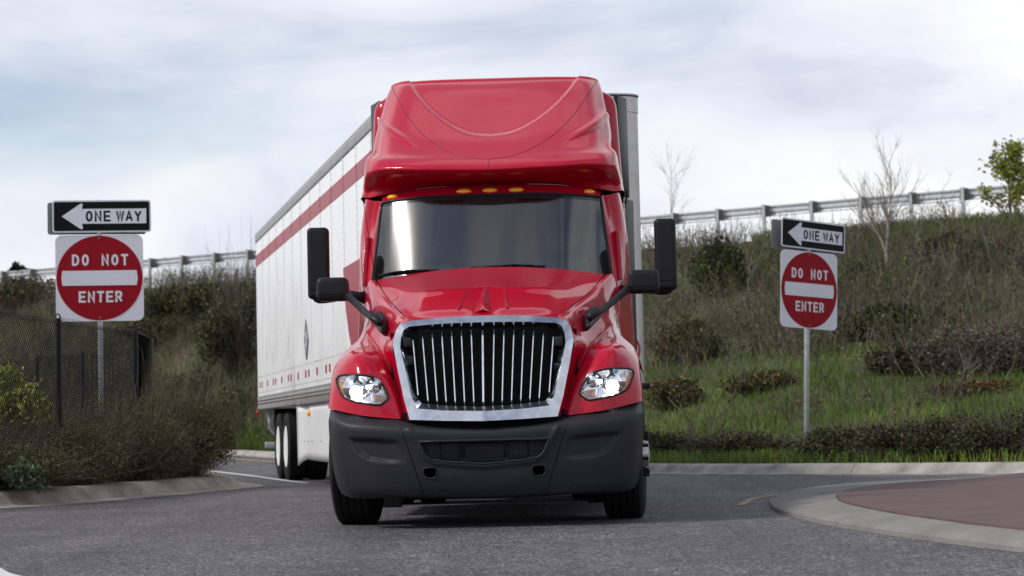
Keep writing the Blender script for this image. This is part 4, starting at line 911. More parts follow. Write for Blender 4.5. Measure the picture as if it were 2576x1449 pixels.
strip('yellow_line', [(2.0, 20.0), (2.3, 21.6), (2.85, 22.9), (3.45, 24.1), (4.6, 25.4)], 0.07, 0.004, M_YLINE2, road)
strip('yellow_line', [(2.75, 31.2), (3.05, 30.85)], 0.09, 0.004, M_YLINE, road, 6)
strip('white_line', [(-3.93, 16.0), (-3.6, 14.4), (-3.16, 12.9), (-2.88, 12.2), (-2.36, 11.2)], 0.38, 0.004, M_WLINE, road)
# kerbs: individual cast lengths, rolled section
def kerb(name, pts, inward, seglen, h_=0.14, wd=0.30, gutter=0.16, step=0.25):
    r = empty(name); tag(r, kind='structure')
    P = np.array(pts, float); dense_ = crom(P, 400); dl = np.concatenate([[0], np.cumsum(np.linalg.norm(np.diff(dense_, axis=0), axis=1))]); tot = dl[-1]
    def pos(s_): return np.array([np.interp(s_, dl, dense_[:, 0]), np.interp(s_, dl, dense_[:, 1])])
    prof = [(-gutter, 0.0), (-gutter, .012), (0.0, .016), (.05, .045), (.10, h_ * .72), (.15, h_ * .94), (.20, h_), (wd, h_ + .004), (wd + .02, -.03)]
    s0 = 0.0
    while s0 < tot - .3:
        s1 = min(s0 + seglen * random.uniform(.9, 1.1), tot); n = max(2, int((s1 - s0) / step)); rows = []
        for s_ in np.linspace(s0 + .006, s1 - .006, n + 1):
            p = pos(s_); t_ = pos(min(tot, s_ + .05)) - pos(max(0, s_ - .05)); t_ /= np.linalg.norm(t_); nr = np.array((-t_[1], t_[0])) * inward
            rows.append([(p[0] + nr[0] * a, p[1] + nr[1] * a, b) for a, b in prof])
        mb = MB().grid(np.array(rows)); K = len(prof); N_ = len(rows); mb.f += [tuple(range(K)), tuple((N_ - 1) * K + k for k in range(K - 1, -1, -1))]
        mb.build('kerb_segment', M_CONC, r, smooth=True, angle=50); s0 = s1
    # darker joint filler beneath the gaps
    return r
KR = [(34, 22.5), (20, 23.6), (12, 25.0), (8.6, 26.4), (6.35, 27.9), (4.2, 29.7), (2.0, 32.3), (-.5, 38), (-4, 50), (-7.3, 63.8), (-9.9, 73), (-15.3, 84), (-33.3, 97), (-60, 112)]
kerb('kerb_right', KR, -1, 3.6)
KL = [(-14, 14.5), (-9, 19.5), (-5.55, 24.1), (-4.55, 27.1), (-3.95, 29.2), (-3.75, 30.2), (-3.9, 31.2), (-4.5, 33.2), (-6, 38), (-9, 48), (-14, 62)]
kerb('kerb_left', KL, 1, 2.6, h_=0.17, wd=0.36, gutter=0.30)
# ---- roundabout apron
isl = empty('traffic_island'); tag(isl, kind='structure')
def gpx(lst, z): return [tuple(on_ground(px, py, z)[:2]) for px, py in lst]
AO = gpx([(2562, 1389), (2388, 1368), (2214, 1343), (2083, 1321), (1996, 1301), (1952, 1288), (1935, 1271), (1944, 1258), (1979, 1245), (2040, 1234), (2105, 1225), (2170, 1219)], 0.0)
AI = gpx([(2575, 1332), (2440, 1317), (2330, 1302), (2240, 1289), (2165, 1274), (2118, 1262), (2104, 1249), (2109, 1240), (2148, 1229.5), (2236, 1218.6), (2330, 1211), (2432, 1205.5)], 0.10)
far_ = np.array([(6.6, 26.6), (9.5, 26.4), (13, 24), (15, 19), (14, 12), (10, 8.5), (7, 8.4), (4.6, 9.6), (3.4, 11.0)]); cenI = np.array((8.5, 17.5)); fin_ = far_ + (cenI - far_) / np.linalg.norm(cenI - far_, axis=1)[:, None] * .62
AO = crom(np.array(AO + [tuple(p) for p in far_] + AO[:1], float), 320)[:-1]; AI = crom(np.array(AI + [tuple(p) for p in fin_] + AI[:1], float), 320)[:-1]
rings = [(AO, 0.0), (AO + (AI - AO) * .015, 0.03), (AO + (AI - AO) * .10, .048), (AO + (AI - AO) * .5, .075), (AI, .095)]
G = np.array([[(p[0], p[1], z) for p in np.concatenate([R_, R_[:1]])] for R_, z in rings]); gridobj('concrete_apron', G, M_CONC2, isl, smooth=True).data.set_sharp_from_angle(angle=rad(40))
dirn = (cenI - AI) / np.linalg.norm(cenI - AI, axis=1)[:, None]
rg = [(AI, .085), (AI + dirn * .008, .108), (AI + dirn * .5, .122)]
G = np.array([[(p[0], p[1], z) for p in np.concatenate([R_, R_[:1]])] for R_, z in rg] + [[(*cenI, .15)] * (len(AI) + 1)])
gridobj('red_concrete_surface', G, M_REDCON, isl, smooth=False)
for pts in ([(2.42, 18.3), (2.55, 18.2), (2.62, 18.5), (2.74, 18.6)], [(2.64, 14.2), (2.80, 14.3), (2.86, 14.6), (3.0, 14.75)], [(2.78, 13.1), (3.0, 13.15), (3.2, 13.3)]):
    P = crom(np.array(pts), 40) + np.cumsum(rng.normal(0, .006, (40, 2)), 0); P3 = []
    for p in P:
        d_ = np.min(np.linalg.norm(AO - p, axis=1)); P3.append((p[0], p[1], float(np.interp(d_, [0, .08, .30, .58], [.028, .05, .078, .095])) + .001))
    MB().tube(P3, 0.0014, 4).build('crack', M_CRACK, isl)

# ---- embankment between the kerb and the guardrail line
Kp = np.array([(60, 21.5), (34, 22.2), (20, 23.3), (12, 24.7), (8.6, 26.1), (6.5, 27.7), (4.4, 29.5), (2.25, 32.1), (-.2, 38), (-3.7, 50), (-7.0, 63.8), (-9.6, 73), (-15, 84), (-33, 97), (-51, 107), (-95.4, 139), (-193, 209)])
# move inside the kerb
Kin = Kp + np.array([(.2, .25)] * len(Kp))
RA, RB = np.array((16.9, 73.6)), np.array((-23.6, 102.6))
Qp = np.array([RA + (RB - RA) * f for f in (-1.15, -.55, -.36, -.22, -.12, 0.0, .10, .20, .34, .52, .68, .82, 1.0, 1.2, 1.5, 2.6, 5.0)])
NU, NT = 180, 110
Kd, Qd = crom(Kin, NU), crom(Qp, NU)
tt_ = np.linspace(0, 1, NT)
pz = np.interp(tt_, [0, .05, .12, .22, .36, .55, .75, .92, 1.0], [.13, .17, .32, .85, 2.0, 3.85, 5.65, 6.8, 7.05])
TER = np.zeros((NU, NT, 3))
TER[..., :2] = Kd[:, None] * (1 - tt_)[None, :, None] + Qd[:, None] * tt_[None, :, None]
def vnoise(x, y, s, seed=0):
    r_ = np.random.default_rng(seed); tot = 0; 
    for k in range(5):
        a, b, c = r_.uniform(-1, 1, 2), r_.uniform(0, 6.28), r_.uniform(.6, 1.4); tot = tot + np.sin((x * a[0] + y * a[1]) * s * c * (1 + k * .6) + b) / (1 + k * .4)
    return tot / 2.6
TER[..., 2] = pz[None] + vnoise(TER[..., 0], TER[..., 1], .55, 3) * .22 * np.sin(np.pi * np.clip(tt_, 0, 1))[None] + vnoise(TER[..., 0], TER[..., 1], 2.2, 5) * .05 * sstep(0, .1, tt_)[None] * sstep(1.0, .93, tt_)[None]
plat = TER[:, -1:].copy(); nrm_ = np.array((.582, .813)); pl2 = plat.copy(); pl2[..., :2] += nrm_ * 40; pl2[..., 2] -= .2; pl3 = plat.copy(); pl3[..., :2] += nrm_ * 60; pl3[..., 2] = -1
emb = gridobj('embankment', np.concatenate([TER, pl2, pl3], 1), M_SOIL, None); tag(emb, kind='structure')
def ter(u, t):
    """point on the embankment, u along (0 right .. 1 left), t up the slope"""
    a, b = u * (NU - 1), t * (NT - 1); i = np.clip(a.astype(int), 0, NU - 2); j = np.clip(b.astype(int), 0, NT - 2); f, g_ = (a - i)[:, None], (b - j)[:, None]
    return TER[i, j] * (1 - f) * (1 - g_) + TER[i + 1, j] * f * (1 - g_) + TER[i, j + 1] * (1 - f) * g_ + TER[i + 1, j + 1] * f * g_
# left planter
PL = [(p[0] - .33 * 0, p[1]) for p in KL]
pin = crom(np.array(KL, float), 60); tng = np.gradient(pin, axis=0); tng /= np.linalg.norm(tng, axis=1)[:, None]; pin = pin + np.stack([-tng[:, 1], tng[:, 0]], 1) * .34
planter = MB(); nP = len(pin); far = np.array([(-45, 0)]);
G = np.array([[(p[0] * (1 - f) + (-40) * f, p[1] * (1 - f) + (p[1] * 1.1 + 4) * f, .15 + .35 * math.sin(min(1, f * 6) * math.pi / 2) * (1 if f > 0 else 0)) for f in (0, .02, .05, .1, .2, .5, 1)] for p in pin])
tag(gridobj('planter_bed', G, M_SOIL, None), kind='structure')

# ================================================================== GUARDRAIL
gd = empty('guardrail', (RA[0], RA[1], 7.48)); tag(gd, 'galvanised steel guardrail with post blocks running along the top of the embankment', 'guardrail')
rd = (RB - RA) / np.linalg.norm(RB - RA); Lr = np.linalg.norm(RB - RA)
ang = math.atan2(rd[1], rd[0]); gd.rotation_euler = (0, 0, ang)
# local x along the rail; the near side of the rail carries the posts
wprof = [(.0, .31), (.0, .27), (-.06, .24), (-.08, .20), (-.06, .17), (.0, .13), (.0, .09), (-.06, .05), (-.08, .02), (-.06, -.02), (.0, -.05), (.0, -.09)]
x0_ = -13.0; k = 0
side = -1.0                                   # posts stand on the slope side, which is local -y after rotation to the left
sgn_y = 1.0
me_post = MB().box((-.055, .16, -.9), (.055, .26, .86)); me_blk = MB().box((-.13, .03, .44), (.13, .165, .84))
pm = me_post.mesh('post'); pm.materials.append(M_STEEL); bmh = me_blk.mesh('block'); bmh.materials.append(M_WOOD)
xs = -11.43 - 1.905
while xs < Lr + 6:
    for nm, me_ in (('post', pm), ('spacer_block', bmh)):
        o = bpy.data.objects.new(nm, me_); col.objects.link(o); o.parent = gd; o.location = (xs, 0, 0)
    xs += 1.905
xs = -14.0
while xs < Lr + 6:
    G = np.array([[(xx, a - .02, .53 + b) for a, b in wprof] for xx in np.linspace(xs + .01, xs + 3.82, 2)]); o = gridobj('rail_beam', G, M_RAIL, gd, smooth=False)
    md = o.modifiers.new('t', 'SOLIDIFY'); md.thickness = .006; xs += 3.81

# ================================================================== CHAIN LINK FENCE
fence = empty('chain_link_fence', (-5.4, 26.5, 0.35)); tag(fence, 'black vinyl chain link fence enclosing the planting behind the left kerb', 'fence')
fo_ = np.array((-5.4, 26.5, 0.35))
pts_f = [(-5.95, 22.6), (-5.42, 26.5), (-5.05, 29.7), (-5.22, 31.9), (-6.15, 36.0), (-7.25, 37.4), (-8.4, 39.2), (-9.4, 40.4)]
tops = [2.16, 2.14, 2.12, 2.12, 2.12, 2.12, 2.12, 2.12]
for k, (p, tz) in enumerate(zip(pts_f, tops)):
    b = np.array((p[0], p[1], .2)) - fo_; t_ = np.array((p[0], p[1], tz)) - fo_
    MB().tube([b, t_, t_ + np.array((0, 0, .02))], [.042, .042, .026], 10).build('post', M_FENCE, fence, smooth=True, angle=40)
    MB().tube([t_ + np.array((.03 * math.cos(a), 0, .02 + .05 * math.sin(a))) for a in np.linspace(0, math.pi, 9)], .008, 5).build('post_loop_cap', M_FENCE, fence)
    if k:
        a0 = np.array((*pts_f[k - 1], tops[k - 1])); a1 = np.array((p[0], p[1], tz)); W_ = np.linalg.norm(a1[:2] - a0[:2]); dx = (a1 - a0) / W_; nrm2 = np.array((-dx[1], dx[0], 0)); H_ = 1.85; mb = MB(); sp_ = 0.0707 * (1 if k < 4 else 1.3)
        def P_(u, v, o_): return a0 + dx * u - np.array((0, 0, v)) + nrm2 * o_ - fo_
        for fam in (0, 1):
            c = -H_ if fam == 0 else 0.0; end = W_ if fam == 0 else W_ + H_
            while c < end:
                # line u = c + v (fam 0) or u = c - v (fam 1)
                if fam == 0: v0, v1 = max(0, -c), min(H_, W_ - c)
                else: v0, v1 = max(0, c - W_), min(H_, c)
                if v1 - v0 > .01:
                    u0, u1 = (c + v0, c + v1) if fam == 0 else (c - v0, c - v1); n = 3 if k < 4 else 1
                    mb.tube([P_(u0, v0, .003 * (1 if fam else -1)), P_(u1, v1, .003 * (1 if fam else -1))], (.0037 if k < 4 else .005), 3, cap=False)
                    if v0 == 0 and fam == 0: mb.tube([P_(u0, 0, 0), P_(u0 + .012, -.035, .004)], .004, 3)
                c += sp_
        o = mb.build('wire_mesh', M_FENCE, fence); tag(o, kind='stuff')
        MB().tube([P_(0, .03, .03), P_(W_, .03, .03)], .004, 4).build('tension_wire', M_FENCE, fence)

# ================================================================== VEGETATION
class Veg:
    """collects small quads with a colour each; one mesh at the end"""
    def __init__(s): s.q = []; s.c = []
    def leaves(s, P, size, colr, elong=1.7, up=0.0):
        N_ = len(P); a = rng.normal(size=(N_, 3)); a[:, 2] += up; a /= np.linalg.norm(a, axis=1)[:, None]; b = np.cross(a, rng.normal(size=(N_, 3))); b /= np.linalg.norm(b, axis=1)[:, None]
        sz = (size * rng.uniform(.6, 1.35, N_))[:, None] if np.isscalar(size) else size[:, None]
        s.q.append(np.stack([P, P + a * sz * elong * .5 + b * sz * .5, P + a * sz * elong, P + a * sz * elong * .5 - b * sz * .5], 1)); s.c.append(colr)
    def twigs(s, A_, B_, w0, w1, colr):
        d = B_ - A_; n = np.cross(d, rng.normal(size=d.shape)); n /= np.linalg.norm(n, axis=1)[:, None] + 1e-9
        w0 = np.broadcast_to(np.asarray(w0, float).reshape(-1, 1), (len(A_), 1)); w1 = np.broadcast_to(np.asarray(w1, float).reshape(-1, 1), (len(A_), 1))
        s.q.append(np.stack([A_ - n * w0 / 2, A_ + n * w0 / 2, B_ + n * w1 / 2, B_ - n * w1 / 2], 1)); s.c.append(colr)
    def build(s, name, parent=None, origin=None):
        q = np.concatenate(s.q); c = np.concatenate(s.c); N_ = len(q)
        if origin is not None: q = q - np.asarray(origin)
        me = bpy.data.meshes.new(name); me.vertices.add(N_ * 4); me.vertices.foreach_set('co', q.reshape(-1)); me.loops.add(N_ * 4); me.loops.foreach_set('vertex_index', np.arange(N_ * 4, dtype=np.int32))
        me.polygons.add(N_); me.polygons.foreach_set('loop_start', np.arange(0, N_ * 4, 4, dtype=np.int32)); me.polygons.foreach_set('loop_total', np.full(N_, 4, dtype=np.int32))
        at_ = me.color_attributes.new('Col', 'FLOAT_COLOR', 'POINT'); at_.data.foreach_set('color', np.repeat(np.concatenate([c, np.ones((N_, 1))], 1), 4, 0).reshape(-1).astype(np.float32)); me.update(calc_edges=True)
        return link(name, me, M_FOL, parent)
def pal(N_, cols, jit=.18):
    cols = np.asarray(cols, float); k = rng.integers(0, len(cols), N_); return np.clip(cols[k] * (1 + rng.normal(0, jit, (N_, 1))) * (1 + rng.normal(0, .06, (N_, 3))), .004, 1)
DARK = [(.020, .030, .012), (.030, .042, .014), (.045, .055, .018), (.035, .030, .014)]
COTO = [(.040, .048, .018), (.064, .070, .026), (.092, .092, .038), (.11, .095, .048), (.072, .058, .03)]
OLIVE = [(.065, .078, .028), (.088, .10, .034), (.054, .066, .025), (.105, .10, .045)]
GREEN = [(.08, .14, .02), (.06, .11, .02), (.11, .17, .03), (.05, .08, .02)]
BROWN = [(.098, .075, .058), (.075, .058, .046), (.125, .10, .078), (.055, .043, .035), (.165, .135, .11)]
RUST = [(.12, .07, .03), (.09, .06, .03), (.06, .055, .02), (.16, .10, .03)]
LIME = [(.24, .25, .035), (.18, .21, .03), (.30, .29, .05), (.14, .17, .03)]
bvT = BVHTree.FromPolygons(*(lambda m_: (m_.v, m_.f))(MB().grid(TER)))
def on_hill(px, py):
    d = ray(px, py); r = bvT.ray_cast(Vector((0, 0, CAMH)), d.normalized())[0]; return None if r is None else np.array(r)
def hill_z(x, y):
    r = bvT.ray_cast(Vector((x, y, 60)), Vector((0, 0, -1)))[0]; return None if r is None else r.z
def shrub(name, label, cat, base, rx, ry, h_, nleaf, lsize, leafpal, ntwig=120, twigpal=BROWN, tw=.02, wild=.25, group=None, lumps=9, up=.3, tall=0.0):
    base = np.asarray(base, float); e_ = empty(name, base); tag(e_, label, cat, group)
    v = Veg(); lq = np.sqrt(rng.uniform(0, 1, lumps)); la = rng.uniform(0, 6.28, lumps); lc = np.stack([np.cos(la) * lq * .68 * rx, np.sin(la) * lq * .68 * ry, (.22 + .5 * rng.uniform(.35, 1, lumps) * (1 - .75 * lq ** 2)) * h_], 1); lr = rng.uniform(.24, .5, lumps)
    k = rng.integers(0, lumps, nleaf); d = rng.normal(size=(nleaf, 3)); d /= np.linalg.norm(d, axis=1)[:, None]; rr = rng.uniform(.35, 1.0, nleaf) ** .45
    rr *= np.where(rng.uniform(size=nleaf) < .12, 1 + wild, 1)
    P = lc[k] + d * (rr * lr[k])[:, None] * np.array((rx, ry, h_ * .75)); P[:, 2] = np.maximum(P[:, 2], .02); P[:, 2] *= 1 + tall * rng.uniform(0, 1, nleaf)
    lump_t = rng.uniform(.72, 1.28, lumps)
    v.leaves(P, lsize, np.clip(pal(nleaf, leafpal) * lump_t[k][:, None], .004, 1), up=up); v.build('foliage', e_)
    v = Veg(); d = rng.normal(size=(ntwig, 3)); d[:, 2] = np.abs(d[:, 2]) + .35; d /= np.linalg.norm(d, axis=1)[:, None]; A_ = np.stack([rng.normal(0, .15 * rx, ntwig), rng.normal(0, .15 * ry, ntwig), np.zeros(ntwig)], 1)
    M_ = A_ + d * np.array((rx, ry, h_)) * .55; B_ = M_ + (d + rng.normal(0, .3, d.shape)) * np.array((rx, ry, h_)) * rng.uniform(.3, .65, (ntwig, 1)); tc_ = pal(ntwig, twigpal)
    v.twigs(A_, M_, tw, tw * .7, tc_); v.twigs(M_, B_, tw * .7, tw * .3, tc_); v.build('twigs', e_)
    return e_
# ---- brush mass on the slope
def brush(name, U, Tt, hgt, nstem, leafpal, leafn, stempal, label, spread=.35, sw=.022, ls=.05):
    B0 = ter(U, Tt); n = len(B0); v = Veg(); H_ = hgt * rng.uniform(.55, 1.3, n)
    clump = rng.uniform(.7, 1.3, n)
    for k in range(nstem):
        A_ = B0 + rng.normal(0, .22, (n, 3)) * np.array((1, 1, 0)); d = rng.normal(0, spread, (n, 3)); d[:, 2] = 1; d = d / np.linalg.norm(d, axis=1)[:, None] * (H_ * rng.uniform(.5, 1.0, n))[:, None]
        c = pal(n, stempal) * clump[:, None]; M_ = A_ + d * .55; B_ = M_ + d * .45 + rng.normal(0, .12, (n, 3)) * H_[:, None]
        v.twigs(A_, M_, sw, sw * .75, c); v.twigs(M_, B_, sw * .75, sw * .35, c)
        for j in range(2):
            f = rng.uniform(.35, .9, (n, 1)); s0 = A_ + d * f; v.twigs(s0, s0 + (rng.normal(0, .35, (n, 3)) + np.array((0, 0, .35))) * H_[:, None] * .45, sw * .55, sw * .25, c)
        if leafn > k * 2:
            f = rng.uniform(.3, 1.1, (n, 1)); v.leaves(A_ + d * f + rng.normal(0, .06, (n, 3)), ls, pal(n, leafpal) * clump[:, None])
            f = rng.uniform(.3, 1.1, (n, 1)); v.leaves(A_ + d * f + rng.normal(0, .06, (n, 3)), ls, pal(n, leafpal) * clump[:, None])
    o = v.build(name); tag(o, label, 'brush', kind='stuff'); return o
def uv_sample(n, u0, u1, t0, t1, dens=None):
    KU = 14 / 16; U, Tt = rng.uniform(u0, u1, n) * KU, rng.uniform(t0, t1, n)
    if dens is not None:
        P = ter(U, Tt); k = rng.uniform(size=n) < dens(U / KU, Tt, P); U, Tt = U[k], Tt[k]
    return U, Tt
patch_ = lambda P, s_, sd: vnoise(P[:, 0], P[:, 1], s_, sd)
# u of the terrain columns: right of the picture is about .28, left about .85
dens_b = lambda U, Tt, P: np.clip(.55 + .6 * patch_(P, .45, 11), .12, 1) * np.where((P[:, 0] > 7) & (Tt > .72), .25, 1) * np.where((Tt < .34) & (U < .6), np.where(Tt > .2, .22, .05), 1) * np.where((Tt > .92) & (P[:, 0] > 2), 0, 1)
U, Tt = uv_sample(6500, .16, .95, .10, .985, dens_b)
brush('hillside_brush', U, Tt, 1.0, 8, OLIVE + BROWN, 7, BROWN + [(.10, .095, .05), (.13, .12, .07)], 'tangled brown leafless brush covering the embankment slope')
dens_g = lambda U, Tt, P: np.clip(.35 + .9 * patch_(P, .6, 23), 0, 1) * np.where((Tt < .34) & (U < .6), .05, 1) * np.where((Tt > .93) & (P[:, 0] > 4), 0, 1)
U, Tt = uv_sample(3000, .2, .95, .18, .98, dens_g)
brush('leafing_scrub', U, Tt, 1.25, 6, GREEN + OLIVE, 16, OLIVE + BROWN[:1], 'loose scrub with fresh green leaves scattered over the slope', ls=.042)
def grass(name, n, u0, u1, t0, t1, dens, cols, hgt, wd, label):
    U, Tt = uv_sample(n, u0, u1, t0, t1, dens); P = ter(U, Tt); n = len(P); pt = patch_(P, .8, 31)[:, None]
    c = pal(n, cols) * (1 + .3 * pt) + np.array((.05, .02, 0)) * np.clip(pt - .25, 0, 1)
    v = Veg(); d = rng.normal(0, .35, (n, 3)); d[:, 2] = 1; v.twigs(P - np.array((0, 0, .02)), P + d * (hgt * rng.uniform(.5, 1.4, n))[:, None], wd, wd * .25, np.clip(c, .005, 1)); o = v.build(name); tag(o, label, 'grass', kind='stuff'); return o
grass('verge_grass', 80000, .18, .62, .004, .38, lambda U, Tt, P: np.clip(1.15 - Tt * 1.3 + .4 * patch_(P, .9, 41), .05, 1), [(.10, .17, .025), (.08, .14, .022), (.13, .20, .035), (.07, .11, .022), (.12, .14, .035)], .14, .020, 'short green grass on the lower slope behind the right kerb')
grass('slope_grass', 34000, .16, .5, .62, .995, lambda U, Tt, P: np.where(P[:, 0] > 6.5, 1, .12) * np.clip(.8 + .4 * patch_(P, .7, 43), .05, 1), GREEN + OLIVE + [(.11, .10, .045)], .28, .03, 'rough green grass near the top of the embankment')
grass('far_verge_grass', 16000, .60, .9, .003, .20, None, GREEN, .22, .03, 'bright green grass strip beyond the far left kerb')
# ---- single shrubs on the slope
def hill_shrub(px, py, label, rx, ry, h_, nl, ls, pl_, cat='shrub', name='shrub', **kw):
    p = on_hill(px, py)
    if p is None: return
    return shrub(name, label, cat, p - np.array((0, 0, .05)), rx, ry, h_, nl, ls, pl_, **kw)
hill_shrub(1800, 745, 'dense dark green rounded shrub on the slope beside the right door mirror', 1.0, 1.0, 1.5, 5000, .07, DARK + OLIVE[:1], tall=.15)
hill_shrub(1740, 905, 'brown green shrub low on the slope close to the trailer corner', .9, .9, 1.1, 2600, .06, COTO + RUST[:1])
hill_shrub(2275, 845, 'wide dark green shrub below the pale birch trunk', 1.6, .9, .9, 4200, .07, DARK)
hill_shrub(2185, 735, 'olive green shrub just right of the right do not enter sign', .9, .9, .9, 2400, .07, OLIVE)
hill_shrub(2290, 940, 'dark evergreen shrub at the upper edge of the grass, right of the sign post', .9, .8, .9, 3400, .06, DARK + COTO)
hill_shrub(1690, 1030, 'rust tinged shrub with yellow flower specks beside the truck fender', .75, .7, .85, 4200, .045, COTO * 2 + RUST + [(.26, .2, .05)], lumps=12)
hill_shrub(1905, 985, 'rust brown low shrub in the grass left of the right sign post', .85, .6, .55, 3600, .045, COTO * 2 + RUST + [(.24, .19, .05)], lumps=12)
hill_shrub(2500, 945, 'tall dead brown thicket at the right edge of the picture', 2.0, 1.0, 1.2, 4200, .045, BROWN + OLIVE[:1], ntwig=320, tw=.014, lumps=14)
hill_shrub(2420, 690, 'round dry olive thicket high on the right slope', 1.8, 1.2, 1.2, 3600, .08, OLIVE + BROWN[:2], ntwig=400)
hill_shrub(2480, 985, 'low rust orange plants in the grass near the right edge', 1.3, .6, .22, 1600, .05, RUST + [(.22, .10, .03)], tall=.3)
hill_shrub(615, 940, 'big feathery olive green bush next to the trailer rear', 1.9, 1.9, 4.0, 9000, .09, [(.085, .092, .042), (.10, .108, .05), (.07, .075, .035), (.11, .10, .055)], ntwig=600, tall=.1)
hill_shrub(455, 805, 'dark evergreen bush with yellow tips behind the left sign', 2.2, 1.5, 1.5, 5200, .09, DARK + RUST[:2] + DARK + [(.2, .15, .04)], lumps=14)
hill_shrub(555, 800, 'dark evergreen bush with rusty tips between the left sign and the trailer', 1.9, 1.4, 1.6, 4800, .09, DARK + RUST + DARK + [(.2, .15, .04)], lumps=14)
hill_shrub(420, 850, 'rust brown low bush under the evergreens behind the left sign', 2.2, 1.2, 1.0, 3600, .08, COTO + RUST, lumps=14)
hill_shrub(540, 680, 'leafy green bush growing up in front of the guardrail left of the trailer', 2.2, 1.6, 2.3, 5200, .10, OLIVE + GREEN[1:2], tall=.3)
hill_shrub(430, 690, 'sparse brown and green bush at the guardrail beside the left sign', 1.8, 1.4, 1.6, 2600, .10, OLIVE + BROWN, tall=.3)
hill_shrub(60, 760, 'dull brown bush on the slope at the far left edge', 2.4, 1.4, 1.3, 2600, .10, OLIVE + BROWN + RUST, tall=.2)
hill_shrub(570, 1090, 'olive green roadside bush low beside the trailer wheels', 1.6, 1.2, 1.5, 4200, .08, OLIVE + GREEN[3:], tall=.25)
hill_shrub(470, 1050, 'brown green roadside scrub behind the planter bushes', 2.0, 1.4, 1.8, 4200, .08, OLIVE + BROWN[:2], tall=.25)
# ---- low hedge plants along the right kerb
for px, py, rx, hh, lb in ((1700, 1153, .95, .40, 'low dark trailing shrub by the right kerb nearest the truck'), (1870, 1152, 1.0, .40, 'low dark trailing shrub by the right kerb, left of the sign post'),
                           (2130, 1158, .8, .46, 'low dark trailing shrub at the kerb just right of the sign post'), (2265, 1158, .75, .50, 'second low dark trailing shrub right of the sign post along the kerb'),
                           (2395, 1158, .75, .54, 'third low dark trailing shrub right of the sign post along the kerb'), (2530, 1158, .8, .60, 'tallest low dark trailing shrub, at the right edge of the picture')):
    hill_shrub(px, py, lb, rx, .55, hh * 1.3, 5800, .030, COTO + DARK + [(.06, .05, .045)], name='trailing_shrub', ntwig=420, tw=.010, lumps=16, wild=.35, group='trailing shrubs along the right kerb')
# ---- planter at the left: dense fine-leaved mounds
cot = [((-5.75, 25.0), .95, .85, .55), ((-5.25, 26.6), .85, .9, .85), ((-4.85, 28.2), .85, .95, 1.05), ((-4.4, 29.6), .8, .9, 1.3), ((-4.95, 30.6), .8, .9, 1.45), ((-6.4, 26.8), 1.0, 1.0, .8), ((-5.9, 28.8), 1.0, 1.0, 1.2), ((-6.9, 24.6), 1.2, 1.0, .6)]
labs = ['fine leaved brown green shrub spilling over the left kerb below the first fence post', 'fine leaved brown green shrub at the left kerb under the fence panel', 'fine leaved brown green shrub hanging over the crack in the left kerb',
        'tall arching shrub at the kerb end of the left planter', 'tallest arching shrub at the back of the left planter by the fence corner', 'fine leaved shrub behind the fence at the left of the planter', 'fine leaved shrub behind the fence panel below the left sign', 'low fine leaved shrub at the left picture edge on the kerb']
for (p, rx, ry, hh), lb in zip(cot, labs):
    shrub('arching_shrub', lb, 'shrub', (p[0], p[1], .18), rx, ry, hh, 17000, .020, COTO + [(.09, .06, .035)], ntwig=900, twigpal=[(.12, .09, .06), (.085, .065, .045), (.17, .14, .10)], tw=.006, lumps=22, wild=.4, group='arching shrubs in the left planter', up=.2)
shrub('leafy_weed', 'pale grey green leafy weed on the left kerb at the picture edge', 'weed', (-5.42, 24.42, .17), .26, .22, .36, 900, .035, [(.10, .15, .08), (.13, .19, .10), (.07, .11, .05)], ntwig=30, twigpal=GREEN, tw=.006, lumps=8)
shrub('yellow_shrub', 'yellow green leafed shrub behind the fence at the left picture edge', 'shrub', (-6.3, 28.0, .3), .55, .5, 1.5, 2600, .05, LIME, ntwig=60, tw=.01)
